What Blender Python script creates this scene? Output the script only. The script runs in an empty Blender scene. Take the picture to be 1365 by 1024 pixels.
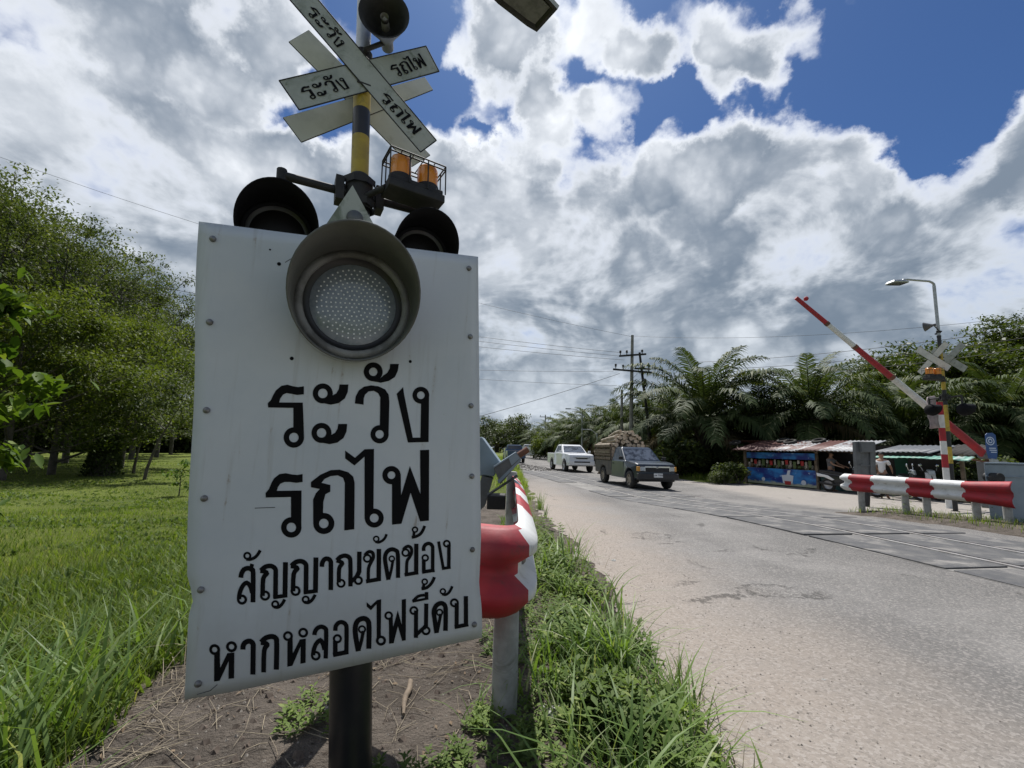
import bpy, math, random
import numpy as np
from mathutils import Vector, Matrix
rad = math.radians
S = bpy.context.scene
COL = S.collection

# ------------------------------------------------------------------ camera, sky, sun, exposure
F_PX, CAM_H, PITCH, ROLL = 600.0, 1.2, math.atan(85/600.0), rad(1.5)
cd = bpy.data.cameras.new('camera'); cam = bpy.data.objects.new('camera', cd); COL.objects.link(cam)
cd.sensor_width = 36; cd.lens = 36*F_PX/1365; cd.clip_start = 0.05; cd.clip_end = 3000
cam.matrix_world = Matrix.Translation((0, 0, CAM_H)) @ Matrix.Rotation(rad(90)+PITCH, 4, 'X') @ Matrix.Rotation(ROLL, 4, 'Z')
S.camera = cam
CAMP = Vector((0, 0, CAM_H)); CROT = cam.matrix_world.to_3x3()
def ray(px, py): return CROT @ Vector(((px-682.5)/F_PX, (512-py)/F_PX, -1))
def G(px, py, z=0.0):
    d = ray(px, py); return CAMP + d*((z-CAM_H)/d.z)
def AT(px, py, Y):
    d = ray(px, py); return CAMP + d*(Y/d.y)
def ONP(px, py, O, n):
    d = ray(px, py); return CAMP + d*((O-CAMP).dot(n)/d.dot(n))

S.view_settings.view_transform = 'Standard'; S.view_settings.look = 'None'
S.view_settings.gamma = 1; S.view_settings.exposure = 0.68

SUN_EL, SUN_AZ = rad(62), rad(1)          # azimuth measured from +Y towards +X
sl = bpy.data.lights.new('sun', 'SUN'); sl.energy = 3.7; sl.angle = rad(0.6); sl.color = (1, .965, .92)
so = bpy.data.objects.new('sun', sl); COL.objects.link(so)
sdir = Vector((math.sin(SUN_AZ)*math.cos(SUN_EL), math.cos(SUN_AZ)*math.cos(SUN_EL), math.sin(SUN_EL)))
so.rotation_euler = sdir.to_track_quat('Z', 'Y').to_euler()

class NT:
    """tiny node-tree helper"""
    def __init__(s, tree): s.t = tree; s.t.nodes.clear()
    def n(s, typ, ins=None, **kw):
        nd = s.t.nodes.new(typ)
        for k, v in kw.items(): setattr(nd, k, v)
        for k, v in (ins or {}).items():
            if hasattr(v, 'is_output') or isinstance(v, bpy.types.NodeSocket): s.t.links.new(v, nd.inputs[k])
            else: nd.inputs[k].default_value = v
        return nd
    def m(s, op, a, b=0.0, c=None, clamp=False):
        nd = s.t.nodes.new('ShaderNodeMath'); nd.operation = op; nd.use_clamp = clamp
        for i, v in enumerate((a, b) if c is None else (a, b, c)):
            if isinstance(v, bpy.types.NodeSocket): s.t.links.new(v, nd.inputs[i])
            else: nd.inputs[i].default_value = v
        return nd.outputs[0]
    def vm(s, op, a, b=(0, 0, 0)):
        nd = s.t.nodes.new('ShaderNodeVectorMath'); nd.operation = op
        for i, v in enumerate((a, b)):
            if isinstance(v, bpy.types.NodeSocket): s.t.links.new(v, nd.inputs[i])
            else: nd.inputs[i].default_value = v
        return nd.outputs['Value'] if op in ('DOT_PRODUCT', 'LENGTH') else nd.outputs['Vector']
    def ss(s, x, a, b, to0=0.0, to1=1.0, interp='SMOOTHSTEP'):
        nd = s.n('ShaderNodeMapRange', {'Value': x, 'From Min': a, 'From Max': b, 'To Min': to0, 'To Max': to1}, interpolation_type=interp)
        return nd.outputs[0]
    def mix(s, f, a, b, typ='MIX'):
        nd = s.t.nodes.new('ShaderNodeMix'); nd.data_type = 'RGBA'; nd.blend_type = typ; nd.clamp_factor = True
        for i, v in ((0, f), (6, a), (7, b)):
            if isinstance(v, bpy.types.NodeSocket): s.t.links.new(v, nd.inputs[i])
            else: nd.inputs[i].default_value = v if i == 0 else (*v, 1)[:4]
        return nd.outputs[2]
    def noise(s, vec, scale, detail=4, rough=.55, dist=0.0, lac=2.0):
        nd = s.n('ShaderNodeTexNoise', {'Scale': scale, 'Detail': detail, 'Roughness': rough, 'Distortion': dist, 'Lacunarity': lac})
        if vec is not None: s.t.links.new(vec, nd.inputs['Vector'])
        return nd.outputs['Fac']

w = bpy.data.worlds.new('World'); S.world = w; w.use_nodes = True
def build_sky():
    k = NT(w.node_tree)
    STR = 0.1
    sky = k.n('ShaderNodeTexSky', sky_type='NISHITA', sun_disc=False, sun_elevation=SUN_EL, sun_rotation=SUN_AZ, air_density=1.0, dust_density=.6, ozone_density=2.5)
    d = k.n('ShaderNodeTexCoord').outputs['Generated']
    sp = k.n('ShaderNodeSeparateXYZ', {0: d})
    # ragged, billowing outlines: the direction is shaken by fractal noise before the cloud masks are looked up
    nv = k.n('ShaderNodeTexNoise', {'Scale': 4.2, 'Detail': 8.0, 'Roughness': .60}); k.t.links.new(d, nv.inputs['Vector'])
    sh = k.vm('SUBTRACT', nv.outputs['Color'], (.5, .5, .5))
    vo = k.n('ShaderNodeTexVoronoi', {'Scale': 9.0, 'Detail': 3.0, 'Roughness': .55, 'Smoothness': .35}, feature='SMOOTH_F1'); k.t.links.new(k.vm('ADD', d, k.vm('MULTIPLY', sh, (.10, .10, .10))), vo.inputs['Vector'])
    bil = k.m('SUBTRACT', .42, vo.outputs['Distance'])
    dw = k.vm('NORMALIZE', k.vm('ADD', d, k.vm('MULTIPLY', sh, (.30, .30, .30))))
    zz = k.m('ADD', k.m('MAXIMUM', sp.outputs[2], 0.0), 0.24)
    uv0 = k.n('ShaderNodeCombineXYZ', {0: k.m('DIVIDE', sp.outputs[0], zz), 1: k.m('DIVIDE', sp.outputs[1], zz), 2: 0.37}).outputs[0]
    f1 = k.m('ADD', k.m('MULTIPLY', k.m('SUBTRACT', k.noise(uv0, 1.9, 11, .62, .4), .5), 1.5), k.m('MULTIPLY', bil, .45))
    f2 = k.m('MULTIPLY', k.m('SUBTRACT', k.noise(k.vm('ADD', uv0, (-.03, .09, .02)), 1.9, 7, .6, .4), .5), 1.5)
    n3 = k.noise(k.vm('ADD', uv0, (7.3, 2.1, 0)), 1.5, 8, .62, .6)
    def masks(lst, vec):
        cov = None
        for px, py, r0, r1, a in lst:
            c = ray(px, py).normalized(); b = k.ss(k.vm('DOT_PRODUCT', vec, tuple(c)), math.cos(rad(r1)), math.cos(rad(r0)), 0.0, a)
            cov = b if cov is None else k.m('ADD', cov, b)
        return cov
    low = k.ss(k.n('ShaderNodeSeparateXYZ', {0: dw}).outputs[2], .60, .50, 0.0, 1.05)
    side = k.m('MULTIPLY', k.ss(sp.outputs[0], -.25, -.55), .7)
    back = k.ss(sp.outputs[1], .1, -.5, 0.0, .25)
    D = k.m('ADD', k.m('ADD', k.m('MULTIPLY', f1, 1.25), masks(BLOBS, dw)), k.m('ADD', k.m('MAXIMUM', low, side), back))
    al = k.ss(D, -.10, .55)
    thick = k.ss(D, .08, .85)
    relief = k.m('ADD', k.m('MULTIPLY', k.m('SUBTRACT', f1, f2), .55), k.m('MULTIPLY', bil, 1.35))
    lit = k.m('ADD', k.m('MULTIPLY', k.m('SUBTRACT', n3, .5), 2.3), relief)
    g = k.m('SUBTRACT', k.m('ADD', k.m('ADD', .44, masks(SHADES, dw)), k.m('MULTIPLY', k.m('MULTIPLY', k.ss(sp.outputs[2], .62, .35), k.ss(sp.outputs[2], .06, .26)), .13)), k.m('MULTIPLY', lit, .62))
    g = k.ss(g, -.5, 1.42)
    g = k.m('MULTIPLY', g, thick, clamp=True)
    white = k.mix(k.ss(sp.outputs[2], .1, .5), (.56, .60, .645), (.76, .78, .81))
    grey = k.mix(k.ss(sp.outputs[2], .1, .6), (.115, .150, .195), (.150, .185, .235))
    cc = k.mix(g, white, grey)
    cc = k.mix(1.0, cc, (1/STR, 1/STR, 1/STR), 'MULTIPLY')
    blue = k.mix(1.0, sky.outputs[0], SKYTINT, 'MULTIPLY')
    colr = k.mix(al, blue, cc)
    low_col = k.mix(k.ss(sp.outputs[2], .0, .05), (.38/STR, .43/STR, .48/STR), colr)
    bg = k.n('ShaderNodeBackground', {'Color': low_col, 'Strength': STR})
    out = k.n('ShaderNodeOutputWorld', {0: bg.outputs[0]})
SKYTINT = (.215, .315, .46)
BLOBS = [(655, 40, 1, 5, .55), (690, 20, 1, 4, .4), (700, 95, 1, 5, .6), (740, 140, 1, 5, .6), (800, 150, 1, 4, .5), (720, 190, 1, 4, .4), (630, 60, 0, 3, .3),
         (790, 15, 1, 5, .5), (860, 40, 1, 5, .6), (850, 85, 0, 3, .4), (920, 15, 1, 5, .45), (1000, 40, 1, 5, .6), (1050, 70, 1, 5, .6), (960, 90, 1, 4, .5), (1020, 115, 0, 3, .4), (950, 130, 0, 2.5, .3), (1130, 15, 1, 5, .5), (1200, 20, 1, 4, .4),
         (560, 215, 2, 6, .5), (620, 205, 1, 5, .45), (880, 215, 1, 5, .4), (960, 225, 1, 5, .4), (1050, 195, 1, 5, .45), (1130, 215, 1, 4, .35), (1290, 205, 1, 5, .45), (1350, 185, 1, 5, .45),
         (700, 225, 1, 4, .3), (780, 215, 1, 4, .3), (330, 60, 2, 7, .2), (250, 60, 3, 9, .4), (400, 95, 0, 4, .25), (330, 130, 2, 6, .3), (400, 250, 3, 7, .4), (370, 20, 1, 5, .25),
         (1195, 195, 0, 3, -.5), (655, 195, 0, 2, -.5), (425, 140, 1, 6, -.45), (585, 100, 3, 8, -.5), (560, 40, 1, 5, -.3), (880, 160, 2, 6, -.3), (760, 90, 0, 3, -.3), (1180, 110, 5, 12, -.5), (1340, 60, 5, 14, -.5), (300, 25, 0, 3, -.35)]
SHADES = [(700, 110, 4, 12, -.22), (630, 235, 3, 8, -.22), (900, 235, 3, 8, -.12), (1310, 235, 3, 8, -.14), (1060, 215, 3, 8, -.10), (690, 520, 3, 9, -.30), (880, 410, 1, 5, -.3), (1000, 480, 2, 7, -.2), (120, 170, 2, 7, -.2), (320, 190, 2, 9, -.3), (250, 70, 3, 9, -.22),
          (1040, 260, 1, 4, -.2), (690, 350, 1, 4, -.1), (800, 360, 4, 12, .10), (1150, 330, 4, 12, .12), (1000, 330, 3, 9, .05), (720, 470, 2, 6, .08), (90, 60, 4, 14, .10), (180, 270, 4, 12, .12), (850, 25, 2, 7, .06), (1040, 50, 3, 8, -.04), (1280, 370, 4, 12, .06), (760, 540, 3, 10, -.25), (1000, 545, 3, 10, -.2), (60, 150, 2, 7, -.18)]
build_sky()
w.cycles.sampling_method = 'MANUAL'; w.cycles.sample_map_resolution = 1024
S.cycles.max_bounces = 6; S.cycles.transparent_max_bounces = 12; S.cycles.diffuse_bounces = 3; S.cycles.glossy_bounces = 3
S.cycles.caustics_reflective = False; S.cycles.caustics_refractive = False
S.cycles.use_denoising = True

# ------------------------------------------------------------------ object helpers
ORG = {}
def tag(o, label=None, cat=None, group=None, kind=None):
    if label: o['label'] = label
    if cat: o['category'] = cat
    if group: o['group'] = group
    if kind: o['kind'] = kind
    return o
def thing(name, loc, label, cat, group=None):
    o = bpy.data.objects.new(name, None); COL.objects.link(o); o.location = loc; o.empty_display_size = .2
    ORG[o.name] = Vector(loc); return tag(o, label, cat, group)
def copy_tree(o, parent=None):
    c = o.copy(); COL.objects.link(c)
    if parent is not None: c.parent = parent
    for ch in KIDS.get(o.name, []): copy_tree(ch, c)
    return c
KIDS = {}
def frame(z, x=None):
    z = Vector(z).normalized(); x = Vector(x) if x is not None else (Vector((1, 0, 0)) if abs(z.x) < .9 else Vector((0, 1, 0)))
    y = z.cross(x).normalized(); x = y.cross(z); return x, y, z
class MB:
    def __init__(s): s.v = []; s.f = []; s.m = []; s.s = []
    def add(s, vs, fs, mi=0, sm=False):
        b = len(s.v); s.v += [tuple(v) for v in vs]
        for f in fs: s.f.append([b+i for i in f]); s.m.append(mi); s.s.append(sm)
        return s
    def box(s, c, size, R=None, mi=0):
        c = Vector(c); h = [q/2 for q in size]; vs = []
        for z in (-1, 1):
            for x, y in ((-1, -1), (1, -1), (1, 1), (-1, 1)):
                p = Vector((x*h[0], y*h[1], z*h[2])); vs.append(c + (R @ p if R else p))
        return s.add(vs, [(3, 2, 1, 0), (4, 5, 6, 7), (0, 1, 5, 4), (1, 2, 6, 5), (2, 3, 7, 6), (3, 0, 4, 7)], mi)
    def tube(s, pts, r, n=10, mi=0, caps=True, sm=True):
        pts = [Vector(p) for p in pts]; k = len(pts); rr = r if hasattr(r, '__len__') else [r]*k; vs = []; fs = []; px = None
        for i, p in enumerate(pts):
            t = (pts[min(i+1, k-1)] - pts[max(i-1, 0)])
            x, y, z = frame(t, px); px = x
            for j in range(n):
                a = 2*math.pi*j/n; vs.append(p + (x*math.cos(a)+y*math.sin(a))*rr[i])
        for i in range(k-1):
            for j in range(n): fs.append((i*n+j, i*n+(j+1) % n, (i+1)*n+(j+1) % n, (i+1)*n+j))
        s.add(vs, fs, mi, sm)
        if caps:
            s.add(vs[:n], [tuple(range(n-1, -1, -1))], mi); s.add(vs[-n:], [tuple(range(n))], mi)
        return s
    def lathe(s, prof, O, axis, n=24, mi=0, sm=True, x=None, closed=False):
        x, y, z = frame(axis, x); O = Vector(O); vs = []; fs = []; k = len(prof)
        for r, h in prof:
            for j in range(n):
                a = 2*math.pi*j/n; vs.append(O + z*h + (x*math.cos(a)+y*math.sin(a))*r)
        for i in range(k if closed else k-1):
            i2 = (i+1) % k
            for j in range(n): fs.append((i*n+j, i*n+(j+1) % n, i2*n+(j+1) % n, i2*n+j))
        return s.add(vs, fs, mi, sm)
    def disc(s, O, axis, r, n=24, mi=0, x=None):
        x, y, z = frame(axis, x); O = Vector(O)
        return s.add([O+(x*math.cos(2*math.pi*j/n)+y*math.sin(2*math.pi*j/n))*r for j in range(n)], [tuple(range(n))], mi)
    def prism(s, poly, vec, mi=0):
        n = len(poly); vec = Vector(vec); a = [Vector(p) for p in poly]; b = [p+vec for p in a]
        return s.add(a+b, [tuple(range(n-1, -1, -1)), tuple(range(n, 2*n))]+[(i, (i+1) % n, n+(i+1) % n, n+i) for i in range(n)], mi)
    def quad(s, a, b, c, d, mi=0): return s.add([a, b, c, d], [(0, 1, 2, 3)], mi)
    def build(s, name, mats, parent=None, bevel=0, solid=0, local=False):
        me = bpy.data.meshes.new(name); off = ORG.get(parent.name, Vector()) if parent is not None and not local else Vector()
        me.from_pydata([(v[0]-off.x, v[1]-off.y, v[2]-off.z) for v in s.v], [], s.f)
        for m_ in (mats if isinstance(mats, (list, tuple)) else [mats]): me.materials.append(m_)
        me.polygons.foreach_set('material_index', s.m); me.polygons.foreach_set('use_smooth', s.s); me.update()
        return link(name, me, parent, bevel, solid)
def link(name, me, parent=None, bevel=0, solid=0):
    o = bpy.data.objects.new(name, me); COL.objects.link(o)
    if parent is not None:
        o.parent = parent; ORG[o.name] = ORG.get(parent.name, Vector()); KIDS.setdefault(parent.name, []).append(o)
    else: ORG[o.name] = Vector()
    if solid:
        md = o.modifiers.new('solid', 'SOLIDIFY'); md.thickness = solid; md.offset = 0
    if bevel:
        md = o.modifiers.new('bevel', 'BEVEL'); md.width = bevel; md.segments = 2; md.limit_method = 'ANGLE'; md.angle_limit = rad(40)
    return o
def np_mesh(name, V, Fq, mats, parent=None, tri=None, smooth=False):
    """fast mesh from arrays: quads Fq (n,4) and triangles tri (m,3)"""
    me = bpy.data.meshes.new(name); V = np.asarray(V, np.float32); Fq = np.asarray(Fq, np.int32).reshape(-1, 4)
    T = np.zeros((0, 3), np.int32) if tri is None else np.asarray(tri, np.int32)
    me.vertices.add(len(V)); me.vertices.foreach_set('co', V.ravel())
    me.loops.add(Fq.size+T.size); me.loops.foreach_set('vertex_index', np.concatenate([Fq.ravel(), T.ravel()]))
    me.polygons.add(len(Fq)+len(T))
    me.polygons.foreach_set('loop_start', np.concatenate([np.arange(len(Fq))*4, Fq.size+np.arange(len(T))*3]).astype(np.int32))
    if smooth: me.polygons.foreach_set('use_smooth', np.ones(len(Fq)+len(T), bool))
    me.update(calc_edges=True); me.validate()
    for m_ in (mats if isinstance(mats, (list, tuple)) else [mats]): me.materials.append(m_)
    return link(name, me, parent)

# ------------------------------------------------------------------ materials
def mat(name, col, rough=.6, col2=None, scale=6, lo=.4, hi=.65, metal=0, bump=0, bscale=60, grime=None, gscale=3, glo=.52, ghi=.72, spec=.5, detail=6, coat=0):
    m = bpy.data.materials.new(name); m.use_nodes = True; k = NT(m.node_tree)
    tc = k.n('ShaderNodeTexCoord').outputs['Object']
    c = (*col, 1)
    if col2: c = k.mix(k.ss(k.noise(tc, scale, detail, .62), lo, hi), col, col2)
    if grime:
        c0 = c if not isinstance(c, tuple) else col
        c = k.mix(k.m('MULTIPLY', k.ss(k.noise(tc, gscale, 9, .68, .6), glo, ghi), .8), c0, grime)
    b = k.n('ShaderNodeBsdfPrincipled', {'Roughness': rough, 'Metallic': metal, 'Specular IOR Level': spec, 'Coat Weight': coat})
    if isinstance(c, tuple): b.inputs['Base Color'].default_value = c
    else: k.t.links.new(c, b.inputs['Base Color'])
    if bump:
        bp = k.n('ShaderNodeBump', {'Height': k.noise(tc, bscale, 5, .6), 'Strength': bump, 'Distance': .02}); k.t.links.new(bp.outputs[0], b.inputs['Normal'])
    k.n('ShaderNodeOutputMaterial', {0: b.outputs[0]}); return m
def leaf_mat(name, c1, c2, c3=None, trans=.35, rough=.6, scale=.6, spec=.2):
    m = bpy.data.materials.new(name); m.use_nodes = True; k = NT(m.node_tree)
    gi = k.n('ShaderNodeNewGeometry'); oi = k.n('ShaderNodeObjectInfo')
    r = gi.outputs['Random Per Island']
    nz = k.noise(gi.outputs['Position'], scale, 3, .5)
    c = k.mix(k.m('ADD', k.m('MULTIPLY', r, .38), k.m('MULTIPLY', k.ss(nz, .36, .64), .72)), c1, c2)
    if c3: c = k.mix(k.ss(r, .86, .97), c, c3)
    c = k.mix(k.m('MULTIPLY', oi.outputs['Random'], .35), c, tuple(x*.55 for x in c1))
    b = k.n('ShaderNodeBsdfPrincipled', {'Base Color': c, 'Roughness': rough, 'Specular IOR Level': spec})
    t = k.n('ShaderNodeBsdfTranslucent', {'Color': k.mix(1.0, c, (1.25, 1.3, .5), 'MULTIPLY')})
    mx = k.n('ShaderNodeMixShader', {0: trans, 1: b.outputs[0], 2: t.outputs[0]})
    k.n('ShaderNodeOutputMaterial', {0: mx.outputs[0]}); return m
def glass(name, col=(.02, .025, .03), rough=.06):
    return mat(name, col, rough, spec=.9)
K = {}
def sign_mat():
    m = bpy.data.materials.new('sign_white'); m.use_nodes = True; k = NT(m.node_tree); P = k.n('ShaderNodeTexCoord').outputs['Object']; z = k.n('ShaderNodeSeparateXYZ', {0: P}).outputs[2]
    sv = k.vm('MULTIPLY', P, (34, 34, 1.3)); st = k.noise(sv, 1.0, 5, .6); big = k.noise(P, 2.6, 8, .6); fine = k.noise(P, 26, 8, .72)
    c = k.mix(k.ss(big, .34, .66), (.54, .585, .62), (.61, .645, .67))
    c = k.mix(k.m('MULTIPLY', k.ss(st, .54, .76), .30), c, (.33, .325, .29))                    # rain streaks
    c = k.mix(k.m('MULTIPLY', k.ss(k.m('ADD', st, k.m('MULTIPLY', k.m('SUBTRACT', fine, .5), .8)), .70, .80), .5), c, (.27, .19, .12))      # thin rust runs
    c = k.mix(k.m('MULTIPLY', k.ss(fine, .66, .76), .6), c, (.26, .25, .23)); c = k.mix(k.m('MULTIPLY', k.ss(k.m('ADD', z, k.m('MULTIPLY', k.m('SUBTRACT', big, .5), .5)), .72, .42), .35), c, (.42, .39, .33))    # specks, dust near the foot
    b = k.n('ShaderNodeBsdfPrincipled', {'Base Color': c, 'Roughness': k.ss(big, .3, .7, .38, .58)})
    bp = k.n('ShaderNodeBump', {'Height': k.noise(P, 5, 3, .5), 'Strength': .25, 'Distance': .02}); k.t.links.new(bp.outputs[0], b.inputs['Normal'])
    k.n('ShaderNodeOutputMaterial', {0: b.outputs[0]}); return m
K['sign_white'] = sign_mat()
K['board_dirty'] = mat('board_dirty', (.40, .43, .40), .65, (.30, .33, .30), 6, grime=(.12, .15, .10), gscale=11, glo=.52, ghi=.70)
K['board_back'] = mat('board_back', (.55, .56, .52), .55, (.46, .47, .43), 5, grime=(.22, .22, .17), gscale=8, glo=.58, ghi=.8)
K['black'] = mat('black_paint', (.014, .014, .016), .38, (.022, .022, .022), 8)
K['letter'] = mat('black_vinyl', (.004, .004, .005), .7, spec=.15)
K['blackdull'] = mat('black_dull', (.016, .016, .017), .7, (.03, .029, .027), 12)
K['hoodblack'] = mat('hood_black', (.006, .006, .008), .75, spec=.15)
K['hood'] = mat('hood_grey', (.125, .128, .12), .6, (.095, .098, .09), 6, grime=(.15, .15, .13), gscale=14, glo=.58, ghi=.75)
K['ring'] = mat('ring_grey', (.26, .265, .265), .55, (.11, .11, .105), 9, grime=(.22, .21, .18), gscale=20)
K['steel'] = mat('galvanised', (.42, .44, .45), .45, (.33, .35, .36), 14, metal=.5, grime=(.25, .22, .18), gscale=9)
K['yellow'] = mat('pole_yellow', (.46, .33, .035), .5, (.36, .26, .04), 9, grime=(.10, .08, .03), gscale=12)
K['red'] = mat('rail_red', (.36, .016, .026), .62, (.25, .02, .028), 5, grime=(.12, .035, .03), gscale=13, glo=.52, ghi=.74, bump=.12, bscale=14)
K['redsunlit'] = mat('sunlit_red', (.50, .12, .13), .55, (.42, .08, .09), 6, grime=(.35, .2, .18), gscale=9)  # paler rail red: sunlight on the top faces put into the colour
K['white'] = mat('rail_white', (.66, .67, .66), .62, (.56, .57, .56), 5, grime=(.30, .26, .21), gscale=12, glo=.54, ghi=.76, bump=.12, bscale=14)
K['concrete'] = mat('concrete', (.36, .36, .34), .85, (.27, .27, .25), 9, grime=(.14, .14, .11), gscale=6, bump=.3, bscale=40)
K['amber'] = mat('amber_lens', (.75, .26, .015), .25, spec=.7)
K['bolt'] = mat('bolt', (.25, .25, .25), .45, (.17, .16, .15), 30, metal=.6)
K['greyblue'] = mat('grey_blue_paint', (.22, .28, .33), .42, (.19, .245, .29), 4, grime=(.12, .13, .13), gscale=7, glo=.6, ghi=.8)
K['grey'] = mat('grey_paint', (.12, .128, .135), .5, (.09, .097, .10), 6, grime=(.09, .08, .07), gscale=8)
K['rust'] = mat('rust', (.17, .075, .045), .85, (.10, .05, .035), 10)
K['tyre'] = mat('tyre_rubber', (.018, .018, .018), .85, (.05, .045, .038), 7)
K['glass'] = glass('window_glass'); K['screen'] = mat('windscreen_glass', (.20, .22, .24), .12, (.06, .065, .07), 3.5, lo=.42, hi=.60, metal=.5, spec=.9)  # windscreen: pale and dark mottling puts reflections into the base colour
K['chrome'] = mat('chrome', (.65, .66, .68), .18, metal=1)
K['darkplastic'] = mat('dark_plastic', (.022, .023, .025), .55, (.03, .03, .03), 8)
K['skin'] = mat('skin', (.30, .17, .11), .6); K['hair'] = mat('hair', (.012, .01, .01), .6)
K['bark'] = mat('bark', (.10, .085, .07), .9, (.055, .048, .04), 5, bump=.5, bscale=18)
K['palmbark'] = mat('palm_bark', (.075, .06, .045), .95, (.035, .03, .024), 5, bump=.8, bscale=9)
K['wood'] = mat('weathered_wood', (.20, .155, .11), .85, (.11, .085, .06), 7, bump=.3, bscale=30)

# ------------------------------------------------------------------ ground, road, track
def sst(x, a, b):
    t = np.clip((np.asarray(x, float)-a)/(b-a), 0, 1); return t*t*(3-2*t)
def lat(x, y, s, seed):
    """smooth value noise on arrays"""
    r = np.random.RandomState(seed).rand(64, 64); x = np.asarray(x, float)/s; y = np.asarray(y, float)/s
    xi = np.floor(x).astype(int); yi = np.floor(y).astype(int); fx = x-xi; fy = y-yi; fx = fx*fx*(3-2*fx); fy = fy*fy*(3-2*fy)
    g = lambda a, b: r[a % 64, b % 64]
    return (g(xi, yi)*(1-fx)+g(xi+1, yi)*fx)*(1-fy)+(g(xi, yi+1)*(1-fx)+g(xi+1, yi+1)*fx)*fy - .5
def base(y): return -.25*sst(y, 7.5, 15)
def GS(px, py, dz=0.0):
    """the point of the ground surface seen at a pixel"""
    z = 0.0
    for _ in range(30): q = G(px, py, z); z = float(base(q.y))+dz
    return G(px, py, z)
def hgt(x, y):
    x = np.asarray(x, float); y = np.asarray(y, float)
    m = sst(x, -2.5, -1.3)*(1-sst(x, .2, .85))*(1-sst(y, 5, 9))*.07
    off = sst(x, .95, .6)
    z = m + lat(x, y, .5, 1)*.05*off + lat(x, y, .13, 2)*.02*off
    fld = sst(x, -1.5, -3.2)
    z = z + fld*(-.22 + lat(x, y, 3.5, 3)*.14 + lat(x, y, 11, 4)*.22)
    di = (x-ISL_A[0])*ISL_N[0]+(y-ISL_A[1])*ISL_N[1]; dt = (x-ISL_A[0])*ISL_T[0]+(y-ISL_A[1])*ISL_T[1]
    z = z + sst(di, .0, .3)*(1-sst(di, 1.5, 1.9))*sst(dt, -.1, .6)*(x > 4)*(.09+lat(x, y, .4, 6)*.05)
    vr = sst(x, 15.8, 18)+sst(x, 9.3, 10.2)*sst(y, 22, 25)
    z = z + np.clip(vr, 0, 1)*(.10+lat(x, y, 1.7, 5)*.12)
    z = z + 23*np.exp(-((x-124)/46)**2-((y-74)/60)**2)*sst(x, 38, 70)
    return np.where((x > .98) & (x < 7.0), 0, z)+base(y)
_a = GS(1108, 683); _b = GS(1365, 716); _t = (_b-_a).normalized()
ISL_A = (_a.x, _a.y); ISL_T = (_t.x, _t.y); ISL_N = (-_t.y, _t.x) if -_t.y > 0 else (_t.y, -_t.x)

xs = np.unique(np.concatenate([-np.geomspace(4, 700, 46), np.arange(-4, 1.3, .06), np.arange(1.3, 14, .25), np.geomspace(14, 700, 46)]))
ys = np.unique(np.concatenate([-np.geomspace(1, 300, 16), np.arange(-1, 6, .07), np.arange(6, 30, .3), np.geomspace(30, 1500, 50)]))
X, Y = np.meshgrid(xs, ys); Z = hgt(X, Y); nx, ny = len(xs), len(ys)
idx = np.arange(nx*ny).reshape(ny, nx)
quads = np.stack([idx[:-1, :-1], idx[:-1, 1:], idx[1:, 1:], idx[1:, :-1]], -1).reshape(-1, 4)
def ground_mat():
    m = bpy.data.materials.new('soil_and_grass'); m.use_nodes = True; k = NT(m.node_tree)
    P = k.n('ShaderNodeTexCoord').outputs['Object']; at = k.n('ShaderNodeAttribute', attribute_name='bare').outputs['Fac']
    n1 = k.noise(P, 3.2, 9, .65); n2 = k.noise(P, 22, 6, .7); n3 = k.noise(P, .35, 5, .6); n5 = k.noise(P, 70, 4, .7)
    soil = k.mix(k.ss(n1, .35, .68), (.105, .090, .075), (.195, .166, .138))
    soil = k.mix(k.ss(n2, .52, .72), soil, (.055, .043, .034)); soil = k.mix(k.ss(n5, .66, .74), soil, (.34, .31, .27))
    gr = k.mix(k.ss(n3, .38, .62), (.095, .125, .022), (.150, .185, .036)); gr = k.mix(k.ss(n2, .5, .8), gr, (.06, .07, .022))
    gr = k.mix(k.m('MULTIPLY', k.ss(n1, .58, .74), .55), gr, (.13, .13, .05))
    c = k.mix(k.ss(k.m('ADD', at, k.m('MULTIPLY', k.m('SUBTRACT', n1, .5), .6)), .35, .65), gr, soil)
    b = k.n('ShaderNodeBsdfPrincipled', {'Base Color': c, 'Roughness': .95, 'Specular IOR Level': .15})
    bp = k.n('ShaderNodeBump', {'Height': k.m('ADD', n2, k.m('MULTIPLY', n5, .6)), 'Strength': 1.0, 'Distance': .05}); k.t.links.new(bp.outputs[0], b.inputs['Normal'])
    k.n('ShaderNodeOutputMaterial', {0: b.outputs[0]}); return m
gnd = np_mesh('ground', np.stack([X, Y, Z], -1).reshape(-1, 3), quads, ground_mat(), smooth=True); tag(gnd, kind='structure')
def dirt_w(x, y):
    x = np.asarray(x, float); y = np.asarray(y, float)
    e = -1.62-.12*(y-2)+lat(x, y, .6, 7)*.5
    return sst(x, e-.15, e+.2)*(1-sst(x, .05, .4)*.5+sst(x, .45, .7)*.5)*(1-sst(y, 9, 14)*.6)
bare = np.maximum(dirt_w(X, Y)*(X < 1.1), (X > 7)*(X < 16.5)*(Y < 22.5)*.8)
at = gnd.data.attributes.new('bare', 'FLOAT', 'POINT'); at.data.foreach_set('value', bare.ravel().astype(np.float32))

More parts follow.
